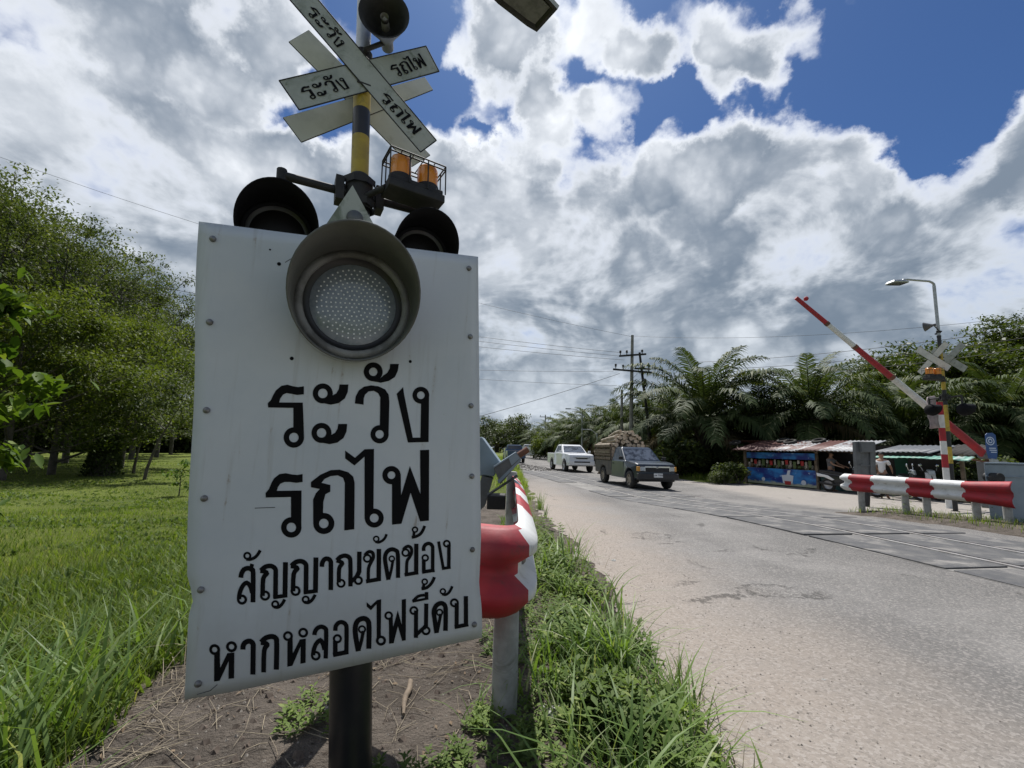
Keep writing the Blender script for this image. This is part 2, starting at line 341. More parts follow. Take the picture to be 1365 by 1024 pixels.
def road_mat():
    m = bpy.data.materials.new('dusty_asphalt'); m.use_nodes = True; k = NT(m.node_tree)
    P = k.n('ShaderNodeTexCoord').outputs['Object']; sp = k.n('ShaderNodeSeparateXYZ', {0: P}); x, y = sp.outputs[0], sp.outputs[1]
    st = k.n('ShaderNodeCombineXYZ', {0: x, 1: k.m('MULTIPLY', y, .3), 2: 0.0}).outputs[0]
    big = k.noise(P, .55, 8, .66); stripe = k.noise(st, 1.1, 7, .6); fine = k.noise(P, 120, 3, .7); mid = k.noise(P, 9, 8, .7)
    vor = k.n('ShaderNodeTexVoronoi', {'Vector': P, 'Scale': 75.0}); peb = vor.outputs['Color']; pr = k.n('ShaderNodeSeparateColor', {0: peb}).outputs[0]
    c = k.mix(k.ss(big, .36, .64), (.135, .132, .126), (.205, .198, .188))
    c = k.mix(k.m('MULTIPLY', k.ss(stripe, .5, .72), .5), c, (.115, .11, .105))
    wp_ = k.m('ABSOLUTE', k.m('SUBTRACT', k.m('MODULO', k.m('ADD', x, k.m('MULTIPLY', k.m('SUBTRACT', big, .5), .5)), 1.75), .9)); c = k.mix(k.m('MULTIPLY', k.m('MULTIPLY', k.ss(wp_, .5, .12), k.ss(stripe, .3, .6)), .34), c, (.085, .082, .08))      # worn wheel paths
    # sand washed over the near left edge of the carriageway
    e = k.m('ADD', x, k.m('MULTIPLY', k.m('SUBTRACT', big, .5), 2.6))
    dust = k.m('MULTIPLY', k.ss(e, 2.9, .8), k.ss(y, 26.0, 12.0))
    c = k.mix(k.m('MULTIPLY', dust, .78), c, (.335, .285, .238))
    # pale aprons left of the rails and on the shop side
    e2 = k.m('ADD', x, k.m('MULTIPLY', k.m('SUBTRACT', big, .5), 1.6)); c = k.mix(k.m('MULTIPLY', k.ss(e2, 7.8, 9.3), .75), c, (.33, .30, .265))
    c = k.mix(k.m('MULTIPLY', k.ss(pr, .55, 1.0), .38), c, (.40, .37, .34)); c = k.mix(k.m('MULTIPLY', k.ss(pr, .30, .0), .26), c, (.06, .056, .052))
    c = k.mix(k.m('MULTIPLY', k.ss(fine, .55, .75), .35), c, (.42, .39, .36)); c = k.mix(k.m('MULTIPLY', k.ss(mid, .58, .74), .30), c, (.09, .085, .08))
    # ragged cracks and broken patches
    wp = k.vm('ADD', P, k.n('ShaderNodeCombineXYZ', {0: k.m('MULTIPLY', k.m('SUBTRACT', mid, .5), .5), 1: k.m('MULTIPLY', k.m('SUBTRACT', k.noise(P, 5, 6, .7), .5), .8), 2: 0.0}).outputs[0])
    v2 = k.n('ShaderNodeTexVoronoi', {'Vector': wp, 'Scale': .62}, feature='DISTANCE_TO_EDGE').outputs[0]
    cr = k.m('MULTIPLY', k.ss(v2, .014, .003), k.ss(k.noise(P, .8, 3, .5), .56, .62))
    c = k.mix(k.m('MULTIPLY', cr, .6), c, (.03, .028, .026))
    spall = None
    for cx, cy, rx, ry in CRACKS:
        dx = k.m('DIVIDE', k.m('SUBTRACT', x, cx), rx); dy = k.m('DIVIDE', k.m('SUBTRACT', y, cy), ry)
        rr = k.m('ADD', k.m('SQRT', k.m('ADD', k.m('MULTIPLY', dx, dx), k.m('MULTIPLY', dy, dy))), k.m('MULTIPLY', k.m('SUBTRACT', k.noise(P, 4.2, 8, .7), .5), 3.4))
        q = k.m('MULTIPLY', k.ss(k.m('ABSOLUTE', k.m('SUBTRACT', rr, 1.0)), .14, .02), k.ss(k.noise(P, 3.1, 4, .6), .42, .56))
        q = k.m('MAXIMUM', q, k.m('MULTIPLY', k.ss(rr, 1.0, .5), k.m('MULTIPLY', k.ss(pr, .5, .2), .55)))
        spall = q if spall is None else k.m('MAXIMUM', spall, q)
    c = k.mix(k.m('MULTIPLY', spall, .62), c, (.035, .033, .03))
    b = k.n('ShaderNodeBsdfPrincipled', {'Base Color': c, 'Roughness': .9, 'Specular IOR Level': .25})
    bp = k.n('ShaderNodeBump', {'Height': k.m('SUBTRACT', k.m('ADD', fine, k.m('MULTIPLY', pr, .6)), k.m('MULTIPLY', k.m('ADD', cr, spall), 2.0)), 'Strength': .55, 'Distance': .012}); k.t.links.new(bp.outputs[0], b.inputs['Normal'])
    k.n('ShaderNodeOutputMaterial', {0: b.outputs[0]}); return m
CRACKS = []
for px, py, rx, ry in ((1045, 790, .34, .17), (872, 717, .26, .32)):
    q = GS(px, py); CRACKS.append((q.x, q.y, rx, ry))
# the road: one sheet 4 mm above the soil, a ragged sandy left edge, widening to the shop forecourt on the right
ry = np.concatenate([np.arange(-6, 30, .05), np.geomspace(30, 420, 50)])
le = .86+lat(ry*0, ry, .5, 11)*.20+lat(ry*0, ry, .17, 12)*.10+lat(ry*0, ry, .06, 14)*.05 - .2*sst(ry, 4, 9)
re_ = np.where(ry < 21.5, 15.5, 15.5-6.0*sst(ry, 21.5, 24.0)) + lat(ry*0, ry, .8, 13)*.25
tt = np.linspace(0, 1, 25)
RX = le[:, None]*(1-tt)+re_[:, None]*tt; RY = np.repeat(ry[:, None], 25, 1)
ri = np.arange(len(ry)*25).reshape(len(ry), 25)
RZ = np.where(RX > 5, np.maximum(hgt(RX, RY)*0, 0), 0)+base(RY)+.004
road = np_mesh('road', np.stack([RX, RY, RZ], -1).reshape(-1, 3), np.stack([ri[:-1, :-1], ri[:-1, 1:], ri[1:, 1:], ri[1:, :-1]], -1).reshape(-1, 4), road_mat()); tag(road, kind='structure')

# railway: two rails crossing the road at a shallow angle, rubbery grey panels between and beside them
A0, A1 = GS(921, 668.5), GS(1365, 739.5); A0.z = A1.z = 0
TD = (A1-A0).normalized(); TN = Vector((TD.y, -TD.x, 0)); TN = TN if TN.x < 0 else -TN      # towards the camera side
TO = A0.copy()
def trk(s, t, z=0):
    q = TO + TD*s + TN*t; q.z = float(base(q.y))+z; return q
K['railtop'] = mat('rail_steel', (.55, .53, .51), .38, (.42, .39, .36), 9, metal=.6)
K['panel'] = mat('crossing_panel', (.062, .063, .066), .8, (.10, .098, .095), 4, grime=(.25, .235, .215), gscale=2.2, glo=.50, ghi=.68, bump=.35, bscale=60)
for t, lb in ((0, 'far steel rail crossing the road beside grey panels'), (1.07, 'near steel rail crossing the road beside grey panels')):
    r = MB(); SS = np.concatenate([np.arange(-62, -12, 2), np.arange(-12, 14.1, .5)]); vs = []
    for s_ in SS: vs += [trk(s_, t-.036, .0), trk(s_, t+.036, .0), trk(s_, t+.033, .024), trk(s_, t-.033, .024)]
    r.add(vs, [(i*4+j, i*4+(j+1) % 4, i*4+4+(j+1) % 4, i*4+4+j) for i in range(len(SS)-1) for j in range(4)])
    tag(r.build('rail', K['railtop']), lb, 'rail')
pm = MB(); pm.box((0, 0, 0), (1.83, .86, .03)); pan = pm.build('paving_slab', K['panel'], bevel=.008)
K['patch'] = mat('crossing_concrete', (.25, .24, .222), .9, (.17, .163, .152), 3, grime=(.10, .095, .09), gscale=2.5, glo=.5, ghi=.65, bump=.3, bscale=60)
ct = MB(); n_ = 90
for i in range(n_):        # pale concrete bed the panels lie in, ragged outer edge
    s0, s1 = -17+i*.31, -17+(i+1)*.31
    w0 = 2.0+float(lat(s0, 0, .9, 21))*.22; w1 = 2.0+float(lat(s1, 0, .9, 21))*.22; u0 = -.95+float(lat(s0, 3, 1.1, 22))*.3; u1 = -.95+float(lat(s1, 3, 1.1, 22))*.3
    ct.quad(trk(s0, u0, .007), trk(s1, u1, .007), trk(s1, w1, .007), trk(s0, w0, .007))
ctb = ct.build('track_bed', K['patch']); tag(ctb, kind='structure')
ang = math.atan2(TD.y, TD.x); first = True
random.seed(5)
for t in (-.53, .535, 1.60):
    for i in range(14):
        s = -15.5+i*1.9
        if t > 1 and i in (5, 6): continue
        o = pan if first else pan.copy()
        if not first: COL.objects.link(o)
        first = False
        o.location = trk(s+random.uniform(-.02, .02), t, .006+random.uniform(-.004, .004)); sl_ = trk(s+.5, t)-trk(s-.5, t); o.rotation_euler = (0, -math.asin(sl_.z/sl_.length), ang+random.uniform(-.006, .006))
        lb = 'dark grey crossing slab in the row ' + ('beyond the far rail' if t < 0 else 'between the two rails' if t < 1 else 'on the near side of the rails')
        tag(o, lb, 'paving slab', 'dark slabs of the level crossing, '+('outer row' if t < 0 else 'middle row' if t < 1 else 'inner row'))
bl = MB()
rng = np.random.RandomState(3)
K['ballast'] = mat('ballast', (.20, .18, .16), .95, (.10, .09, .08), 9)
for i in range(1500):
    s = rng.uniform(-60, -16.5) if i % 2 else rng.uniform(-30, -16.5); t = rng.uniform(-1.1, 2.2); p = trk(s, t); q = rng.uniform(.03, .075)
    p.z = float(hgt(p.x, p.y))+.01
    e = [Vector(v)*q for v in ((1, 0, -.3), (-.4, .9, -.3), (-.5, -.8, -.3), (.1, .1, .8))]; R = Matrix.Rotation(rng.uniform(0, 6), 3, 'Z')
    bl.add([p+R@v for v in e], [(0, 1, 3), (1, 2, 3), (2, 0, 3)])
tag(bl.build('ballast', K['ballast']), kind='stuff')

# ------------------------------------------------------------------ lettering: glyph outlines as polygons, strokes and rings
def stroke_poly(w, pts):
    p = [Vector((a, b)) for a, b in pts]; L = []; R = []
    for i in range(len(p)):
        d0 = (p[i]-p[i-1]).normalized() if i else (p[1]-p[0]).normalized()
        d1 = (p[i+1]-p[i]).normalized() if i < len(p)-1 else d0
        n0 = Vector((-d0.y, d0.x)); n1 = Vector((-d1.y, d1.x)); m_ = (n0+n1)
        m_ = m_.normalized() if m_.length > .1 else n0
        h = w/2/max(.6, m_.dot(n0)); L.append(p[i]+m_*h); R.append(p[i]-m_*h)
    return L, R
def smooth_pts(pts, sub=3):
    """Catmull-Rom only where the bend is gentle, corners stay"""
    p = [Vector((a, b)) for a, b in pts]; out = [p[0]]
    for i in range(len(p)-1):
        p0, p1, p2, p3 = p[max(i-1, 0)], p[i], p[i+1], p[min(i+2, len(p)-1)]
        for j in range(1, sub+1):
            t = j/sub
            out.append(.5*((2*p1)+(p2-p0)*t+(2*p0-5*p1+4*p2-p3)*t*t+(3*p1-p0-3*p2+p3)*t**3))
    return [(q.x, q.y) for q in out]
def glyphs(mb, items, fn, z0=0.0):
    """items -> faces; fn maps glyph (x, y, k) to a 3D point, k = small rise so that no two faces share a plane"""
    for i, it in enumerate(items):
        k = z0+i*1.5e-5
        if it[0] == 'P': mb.add([fn(x, y, k) for x, y in it[1]], [tuple(range(len(it[1])))])
        elif it[0] in 'SC':
            pts = smooth_pts(it[2]) if it[0] == 'C' else it[2]
            L, R = stroke_poly(it[1], pts); n = len(L)
            mb.add([fn(q.x, q.y, k) for q in L+R], [(j, j+1, n+j+1, n+j) for j in range(n-1)])
        else:
            _, cx, cy, ro, ri_ = it; n = 28
            o = [(cx+math.cos(2*math.pi*j/n)*ro, cy+math.sin(2*math.pi*j/n)*ro) for j in range(n)]; q = [(cx+math.cos(2*math.pi*j/n)*ri_, cy+math.sin(2*math.pi*j/n)*ri_) for j in range(n)]
            mb.add([fn(x, y, k) for x, y in o+q], [(j, (j+1) % n, n+(j+1) % n, n+j) for j in range(n)])
def shift(items, dx, dy):
    out = []
    for it in items:
        if it[0] == 'P': out.append(('P', [(x+dx, y+dy) for x, y in it[1]]))
        elif it[0] in 'SC': out.append((it[0], it[1], [(x+dx, y+dy) for x, y in it[2]]))
        else: out.append(('R', it[1]+dx, it[2]+dy, *it[3:]))
    return out
SARA = [('R', 385, 233, 57, 27), ('P', [(385, 288), (430, 297), (475, 288), (510, 262), (527, 225), (531, 182), (480, 182), (476, 208), (462, 232), (437, 246), (425, 262)])]
LINE1 = [('P', [(75, 313), (73, 288), (90, 272), (105, 240), (120, 215), (150, 190), (185, 183), (215, 192), (245, 197), (278, 192), (278, 238), (240, 242), (210, 236), (180, 231), (160, 240), (144, 262), (138, 284), (272, 285), (279, 480), (270, 490), (240, 440), (218, 440), (218, 315)]),
         ('R', 221, 483, 58, 27)] + SARA + shift(SARA, -7, 224) + [
         ('P', [(567, 290), (572, 250), (590, 215), (620, 194), (660, 187), (700, 192), (740, 210), (760, 240), (764, 280), (759, 468), (745, 480), (725, 425), (709, 420), (712, 255), (700, 232), (675, 218), (645, 222), (625, 240), (618, 262), (617, 297)]), ('R', 708, 465, 52, 24),
         ('R', 672, 110, 54, 24), ('P', [(672, 164), (715, 172), (760, 162), (795, 140), (812, 105), (818, 65), (768, 65), (766, 90), (752, 115), (728, 132), (715, 145)]),
         ('P', [(805, 235), (842, 197), (848, 240), (897, 484), (940, 484), (944, 290), (990, 240), (987, 509), (869, 512)]), ('R', 943, 243, 48, 22)]
LINE2 = [('P', [(62, 823), (61, 797), (80, 775), (95, 738), (110, 713), (140, 690), (175, 685), (210, 692), (240, 695), (271, 690), (271, 735), (235, 740), (200, 735), (168, 735), (145, 745), (132, 762), (125, 785), (265, 783), (264, 990), (250, 990), (225, 947), (205, 945), (205, 820)]), ('R', 207, 992, 58, 27),
         ('P', [(318, 765), (318, 735), (370, 695), (430, 668), (480, 665), (530, 680), (558, 705), (566, 740), (564, 1003), (507, 1010), (510, 740), (500, 712), (470, 698), (430, 702), (395, 718), (378, 740), (428, 752), (428, 790), (400, 805), (388, 850), (386, 935), (360, 940), (331, 970), (330, 835), (345, 800), (368, 775)]), ('R', 391, 970, 60, 27),
         ('P', [(512, 557), (568, 598), (622, 550), (676, 548), (673, 890), (650, 905), (622, 945), (622, 592), (565, 642), (512, 602)]), ('R', 677, 940, 54, 25),
         ('R', 775, 697, 52, 22), ('P', [(778, 745), (806, 735), (828, 690), (830, 812), (880, 645), (940, 805), (938, 555), (990, 553), (988, 955), (938, 960), (884, 797), (832, 972), (778, 978)])]
YOYING = [('C', 52, [(318, 470), (360, 475), (392, 500), (352, 560), (345, 755)]), ('R', 373, 750, 58, 30), ('C', 54, [(325, 468), (375, 425), (440, 415), (488, 448), (493, 520), (490, 780)]), ('S', 44, [(465, 770), (625, 748)]), ('S', 56, [(604, 372), (598, 766)]),
          ('R', 488, 848, 46, 22), ('C', 36, [(475, 878), (520, 882), (562, 850), (596, 793)])]
LINE3A = [('C', 55, [(98, 548), (107, 500), (135, 455), (180, 440), (220, 455), (238, 500), (236, 826)]), ('R', 112, 795, 58, 28), ('C', 50, [(78, 790), (88, 715), (120, 640), (165, 605), (205, 645), (228, 720)]), ('P', [(205, 385), (250, 398), (232, 450), (195, 435)]),
          ('R', 172, 300, 46, 22), ('C', 36, [(160, 338), (205, 340), (252, 322), (290, 285), (318, 237)])] + YOYING + shift(YOYING, 345, -53) + [('C', 52, [(1016, 425), (1022, 375), (1050, 338), (1085, 335), (1112, 358), (1118, 410), (1117, 688)])]
LINE3B = [('C', 42, [(65, 428), (100, 440), (122, 460), (92, 510), (88, 650)]), ('R', 110, 658, 46, 24), ('C', 44, [(68, 428), (105, 392), (155, 380), (195, 402), (205, 460), (205, 690)]), ('S', 46, [(295, 340), (293, 540), (265, 600)]), ('S', 36, [(205, 655), (250, 605), (290, 560)]), ('R', 285, 630, 46, 23),
          ('R', 375, 408, 45, 24), ('C', 34, [(350, 378), (372, 352), (402, 340), (430, 355), (436, 400), (412, 450), (387, 510), (385, 640)]), ('S', 40, [(362, 640), (512, 615)]), ('S', 46, [(492, 313), (490, 632)]),
          ('C', 42, [(588, 625), (562, 480), (553, 400), (572, 345), (615, 318), (660, 328), (683, 372), (685, 605)]), ('R', 622, 413, 34, 18), ('C', 28, [(634, 425), (618, 520), (592, 622)]), ('R', 465, 213, 34, 17), ('C', 26, [(455, 240), (490, 247), (530, 228), (555, 200), (570, 165)]),
          ('R', 762, 352, 43, 23), ('C', 32, [(738, 325), (758, 300), (790, 287), (818, 307), (822, 352), (800, 400), (775, 445), (770, 580)]), ('S', 36, [(750, 575), (890, 552)]), ('S', 44, [(870, 262), (868, 572)]), ('R', 857, 120, 33, 16), ('C', 28, [(848, 140), (844, 175), (836, 205)]), ('C', 30, [(824, 198), (870, 188), (915, 160), (940, 120), (955, 82)]),
          ('C', 36, [(945, 335), (945, 300), (965, 270), (1000, 260), (1030, 282), (1036, 330), (1034, 550)]), ('S', 36, [(928, 548), (1055, 528)]), ('S', 38, [(945, 420), (945, 555)]), ('R', 960, 405, 38, 19), ('S', 30, [(1095, 240), (1145, 525)]), ('S', 30, [(1130, 513), (1218, 500)]), ('S', 36, [(1200, 270), (1198, 512)]), ('R', 1178, 262, 39, 19)]
HOHIP = [('R', 125, 343, 56, 27), ('P', [(120, 400), (150, 395), (178, 340), (180, 530), (255, 375), (325, 368), (322, 628), (265, 635), (268, 455), (175, 658), (118, 668)]), ('R', 297, 310, 56, 27)]
LINE4A = HOHIP + [('C', 52, [(412, 338), (416, 295), (442, 262), (485, 254), (513, 282), (515, 340), (512, 590)]), ('C', 48, [(592, 268), (640, 275), (655, 295), (626, 350), (620, 568)]), ('C', 52, [(595, 264), (640, 222), (700, 206), (740, 222), (752, 275), (748, 540)]),
          ('R', 865, 202, 50, 25), ('P', [(860, 255), (890, 245), (912, 205), (914, 378), (985, 235), (1045, 228), (1043, 470), (990, 482), (993, 305), (910, 500), (858, 512)]), ('R', 1018, 168, 50, 25),
          ('C', 44, [(1132, 192), (1137, 158), (1162, 122), (1200, 108), (1238, 124), (1250, 170), (1245, 428)]), ('R', 1145, 400, 49, 24), ('C', 44, [(1118, 395), (1125, 340), (1148, 282), (1190, 243), (1218, 285), (1234, 340)])]
LINE4B = [('C', 36, [(167, 557), (171, 518), (196, 490), (230, 488), (256, 512), (260, 570), (258, 750)]), ('S', 38, [(148, 755), (275, 730)]), ('S', 38, [(167, 640), (167, 762)]), ('R', 184, 622, 38, 19),
          ('C', 42, [(357, 725), (336, 610), (331, 530), (352, 475), (400, 455), (435, 475), (445, 525), (443, 705)]), ('R', 387, 545, 34, 18), ('C', 28, [(398, 558), (382, 640), (360, 718)]),
          ('P', [(425, 322), (460, 352), (510, 305), (545, 298), (542, 600), (525, 610), (508, 640), (507, 338), (460, 388), (425, 358)]), ('R', 543, 638, 42, 20),
          ('R', 607, 433, 36, 18), ('P', [(608, 468), (625, 465), (640, 430), (643, 530), (682, 390), (715, 510), (715, 302), (750, 296), (748, 636), (718, 642), (683, 520), (648, 660), (610, 664)]),
          ('R', 815, 392, 37, 19), ('S', 34, [(833, 392), (832, 617)]), ('S', 34, [(918, 335), (915, 515), (895, 540)]), ('S', 30, [(835, 592), (885, 545), (915, 520)]), ('R', 915, 558, 38, 19),
          ('S', 20, [(803, 318), (935, 292)]), ('C', 24, [(808, 315), (850, 275), (905, 265)]), ('S', 30, [(920, 240), (920, 300)]),
          ('R', 905, 155, 28, 14), ('C', 24, [(899, 175), (894, 195), (888, 218)]), ('C', 26, [(878, 213), (920, 205), (955, 175), (975, 143), (985, 117)]),
          ('C', 38, [(1003, 578), (986, 460), (980, 400), (1000, 352), (1040, 332), (1072, 352), (1078, 410), (1076, 560)]), ('R', 1027, 408, 31, 16), ('C', 26, [(1037, 420), (1022, 500), (1007, 572)]), ('R', 1055, 235, 27, 13), ('C', 22, [(1048, 257), (1078, 263), (1105, 245), (1122, 218), (1133, 193)]),
          ('R', 1150, 330, 37, 19), ('S', 34, [(1170, 332), (1168, 540)]), ('S', 32, [(1152, 530), (1265, 508)]), ('S', 36, [(1247, 277), (1246, 524)])]

# ------------------------------------------------------------------ the warning board in front
SO = Vector((-0.52509, 1.51268, 1.18960)); SW, SH = .8933, 1.4
SR = (Matrix.Rotation(rad(22.4754), 3, 'Z') @ Matrix.Rotation(rad(3.0226), 3, 'X') @ Matrix.Rotation(rad(-3.8118), 3, 'Y'))
def sp_(x, y, z): return SO + SR @ Vector((x, y, z))              # board coordinates: x right, z up, -y towards the viewer
def sxz(px, py):
    q = ONP(px, py, SO, SR.col[1]) - SO; return q.dot(SR.col[0]), q.dot(SR.col[2])
_px = sxz(470, 915)[0]; _ft = sp_(_px, .085, -SH/2)
_ax = SR.col[2].copy()
def down(p, ax, extra=.25):
    z = float(hgt(p.x, p.y)); return p - ax*((p.z-z)/ax.z+extra)
foot = down(_ft, _ax, 0)
sign = thing('warning_board', foot, 'large white metal warning board with black writing and a hooded lamp, on black pipe', 'warning sign')
# sheet: outline with the dented edges, a slight curl at the lower corners
def edge_curl(x, z):
    c = 0.0
    if z < -.35: c += .016*math.exp(-((z+.47)/.09)**2)*max(0, (abs(x)-.36)/.09)
    return c + .004*math.sin(3*x+2*z) + (.012*max(0, (-x-.33)/.12)*max(0, (-z-.5)/.2))
b = MB(); nx_, nz_ = 24, 36; vs = []
for j in range(nz_+1):
    for i in range(nx_+1):
        x = -SW/2+SW*i/nx_; z = -SH/2+SH*j/nz_
        if i == 0: x += .013*math.exp(-((z+.415)/.035)**2)+.003*math.sin(z*9)
        if i == nx_: x -= .006*math.exp(-((z+.52)/.05)**2)
        vs.append(sp_(x, edge_curl(x, z), z))
b.add(vs, [(j*(nx_+1)+i, j*(nx_+1)+i+1, (j+1)*(nx_+1)+i+1, (j+1)*(nx_+1)+i) for j in range(nz_) for i in range(nx_)], 0, True)
brd = b.build('board', K['sign_white'], sign, solid=.004)
def tovinyl(rx, ry, sc):
    def fn(x, y, k):
        X_, Z_ = sxz(rx+x/sc, ry+y/sc); return sp_(X_, edge_curl(X_, Z_)-.0032-k, Z_)
    return fn
for its in ([(LINE1, 340, 470, 4.266)], [(LINE2, 340, 470, 4.266)], [(LINE3A, 310, 705, 8.531), (LINE3B, 440, 690, 7.583)], [(LINE4A, 270, 820, 7.583), (LINE4B, 420, 750, 6.205)]):
    l = MB()
    for it, rx, ry_, sc in its: glyphs(l, it, tovinyl(rx, ry_, sc))
    l.build('lettering', K['letter'], sign)
for px, py in ((284, 319), (280, 430), (276, 547), (273, 664), (268, 786), (264, 912), (625, 358), (627, 449), (628, 541), (629, 635), (630, 733), (632, 832)):
    x, z = sxz(px, py); q = MB(); q.lathe([(.0095, 0), (.0095, .004), (.007, .008), (.0025, .0095), (0, .0097)], sp_(x, edge_curl(x, z)-.002, z), -SR.col[1], 14); q.build('rivet', K['bolt'], sign)
for px, py, r in ((389, 478, .006), (547, 482, .0055), (372, 352, .006), (548, 346, .004), (360, 333, .003)):
    x, z = sxz(px, py); q = MB(); q.disc(sp_(x, edge_curl(x, z)-.0028, z), -SR.col[1], r, 12); q.build('bolt_hole', K['letter'], sign)
for pts in ([(340, 677), (352, 676.5), (367, 676)], [(262, 927), (280, 921), (290, 912)], [(470, 470), (468, 482)], [(388, 345), (380, 350)]):
    q = MB(); L, R = stroke_poly(1.1, pts); n = len(L); f = lambda v: (lambda xz: sp_(xz[0], edge_curl(*xz)-.0026, xz[1]))(sxz(v.x, v.y))
    q.add([f(v) for v in L+R], [(j, j+1, n+j+1, n+j) for j in range(n-1)]); q.build('scratch', K['grey'], sign)
p = MB(); p.tube([down(_ft, _ax, .35), _ft+_ax*1.28], .069, 28); p.tube([_ft+_ax*1.28, _ft+_ax*1.29], [.072, .072], 28); p.build('pipe', K['black'], sign)
LX, LZ = sxz(471, 410)
def lamp(root, O, fwd, up, R, L0, L1, mhood, mring, mlens, back, dots=True, hooded='visor'):
    """signal lamp: housing, ring, lens with its dots, visor longest at the top. fwd points at the viewer"""
    fwd = Vector(fwd).normalized(); x = Vector(up).cross(fwd).normalized(); up = fwd.cross(x)
    pt = lambda a, r, h: O + (x*math.sin(a)+up*math.cos(a))*r + fwd*h
    n = 48; vs = []; fs = []
    v = MB()
    for j in range(n):
        a = 2*math.pi*j/n; ln = L0+(L1-L0)*(max(0, (1+math.cos(a))/2))**.9
        vs += [pt(a, R, 0), pt(a, R*1.02, ln*.5), pt(a, R*1.05, ln), pt(a, R*1.05-.006, ln), pt(a, R*1.02-.006, ln*.5), pt(a, R-.006, 0)]
    for j in range(n):
        for q in range(5): fs.append((j*6+q, j*6+q+1, ((j+1) % n)*6+q+1, ((j+1) % n)*6+q))
    v.add(vs, fs, 0, True); vz = v.build(hooded, mhood, root)
    r = MB(); r.lathe([(R*.84, .012), (R*.86, .026), (R*.985, .022), (R*.985, -.0), ], O, fwd, 48); r.lathe([(R*.84, .012), (R*.78, .002), (R*.72, .001)], O, fwd, 48, 1); r.build('lamp_ring', [mring, K['black']], root)
    l = MB(); RL = R*.735
    l.lathe([(RL, .003), (RL*.93, .007), (RL*.75, .0115), (RL*.5, .0155), (RL*.25, .0175), (.0005, .018)], O, fwd, 40)
    if dots:
        for k_ in range(0, 9):
            rr = RL*.105*k_; m_ = max(1, 6*k_ if k_ < 7 else 5*k_)
            hgt_ = .0186-.0118*(rr/RL)**2
            for j in range(m_):
                a = 2*math.pi*(j+.5*(k_ % 2))/m_
                if k_ == 8 and rr > RL*.9: continue
                l.disc(pt(a, rr, hgt_+.0012), fwd, .0030, 7, 1)
    l.build('lens', mlens, root)
    h = MB(); h.lathe([(R*.98, 0), (R*.98, -back*.5), (R*.7, -back), (.001, -back)], O, fwd, 32); h.build('lamp_housing', mhood, root)
K['lens'] = mat('clear_lens', (.27, .31, .35), .2, (.20, .24, .28), 60, spec=.7, metal=.1); K['led'] = mat('led_dot', (.90, .92, .92), .3)
K['lens_dark'] = mat('dark_lens', (.009, .008, .008), .4, spec=.2)
lamp(sign, sp_(LX, -.035, LZ), -SR.col[1]+SR.col[2]*.01, SR.col[2], .184, .035, .235, K['hood'], K['ring'], [K['lens'], K['led']], .03)
q = MB(); q.lathe([(.176, 0), (.182, .03)], sp_(LX, -.003, LZ), -SR.col[1], 40); q.lathe([(.19, .002), (.19, .0)], sp_(LX, -.003, LZ), -SR.col[1], 40, 1); q.build('lamp_collar', [K['ring'], K['rust']], sign)
# triangular back plate standing above the lamp
tri = [ONP(470, 247, sp_(0, .03, 0), SR.col[1]), ONP(505, 312, sp_(0, .03, 0), SR.col[1]), ONP(430, 306, sp_(0, .03, 0), SR.col[1])]
q = MB(); q.prism(tri, SR.col[1]*.006); pl = q.build('top_plate', K['board_dirty'], sign)
q = MB(); q.lathe([(.028, 0), (.028, .003), (.0, .003)], ONP(473, 291, sp_(0, .029, 0), SR.col[1]), -SR.col[1], 20); q.build('worn_emblem', K['grey'], pl)

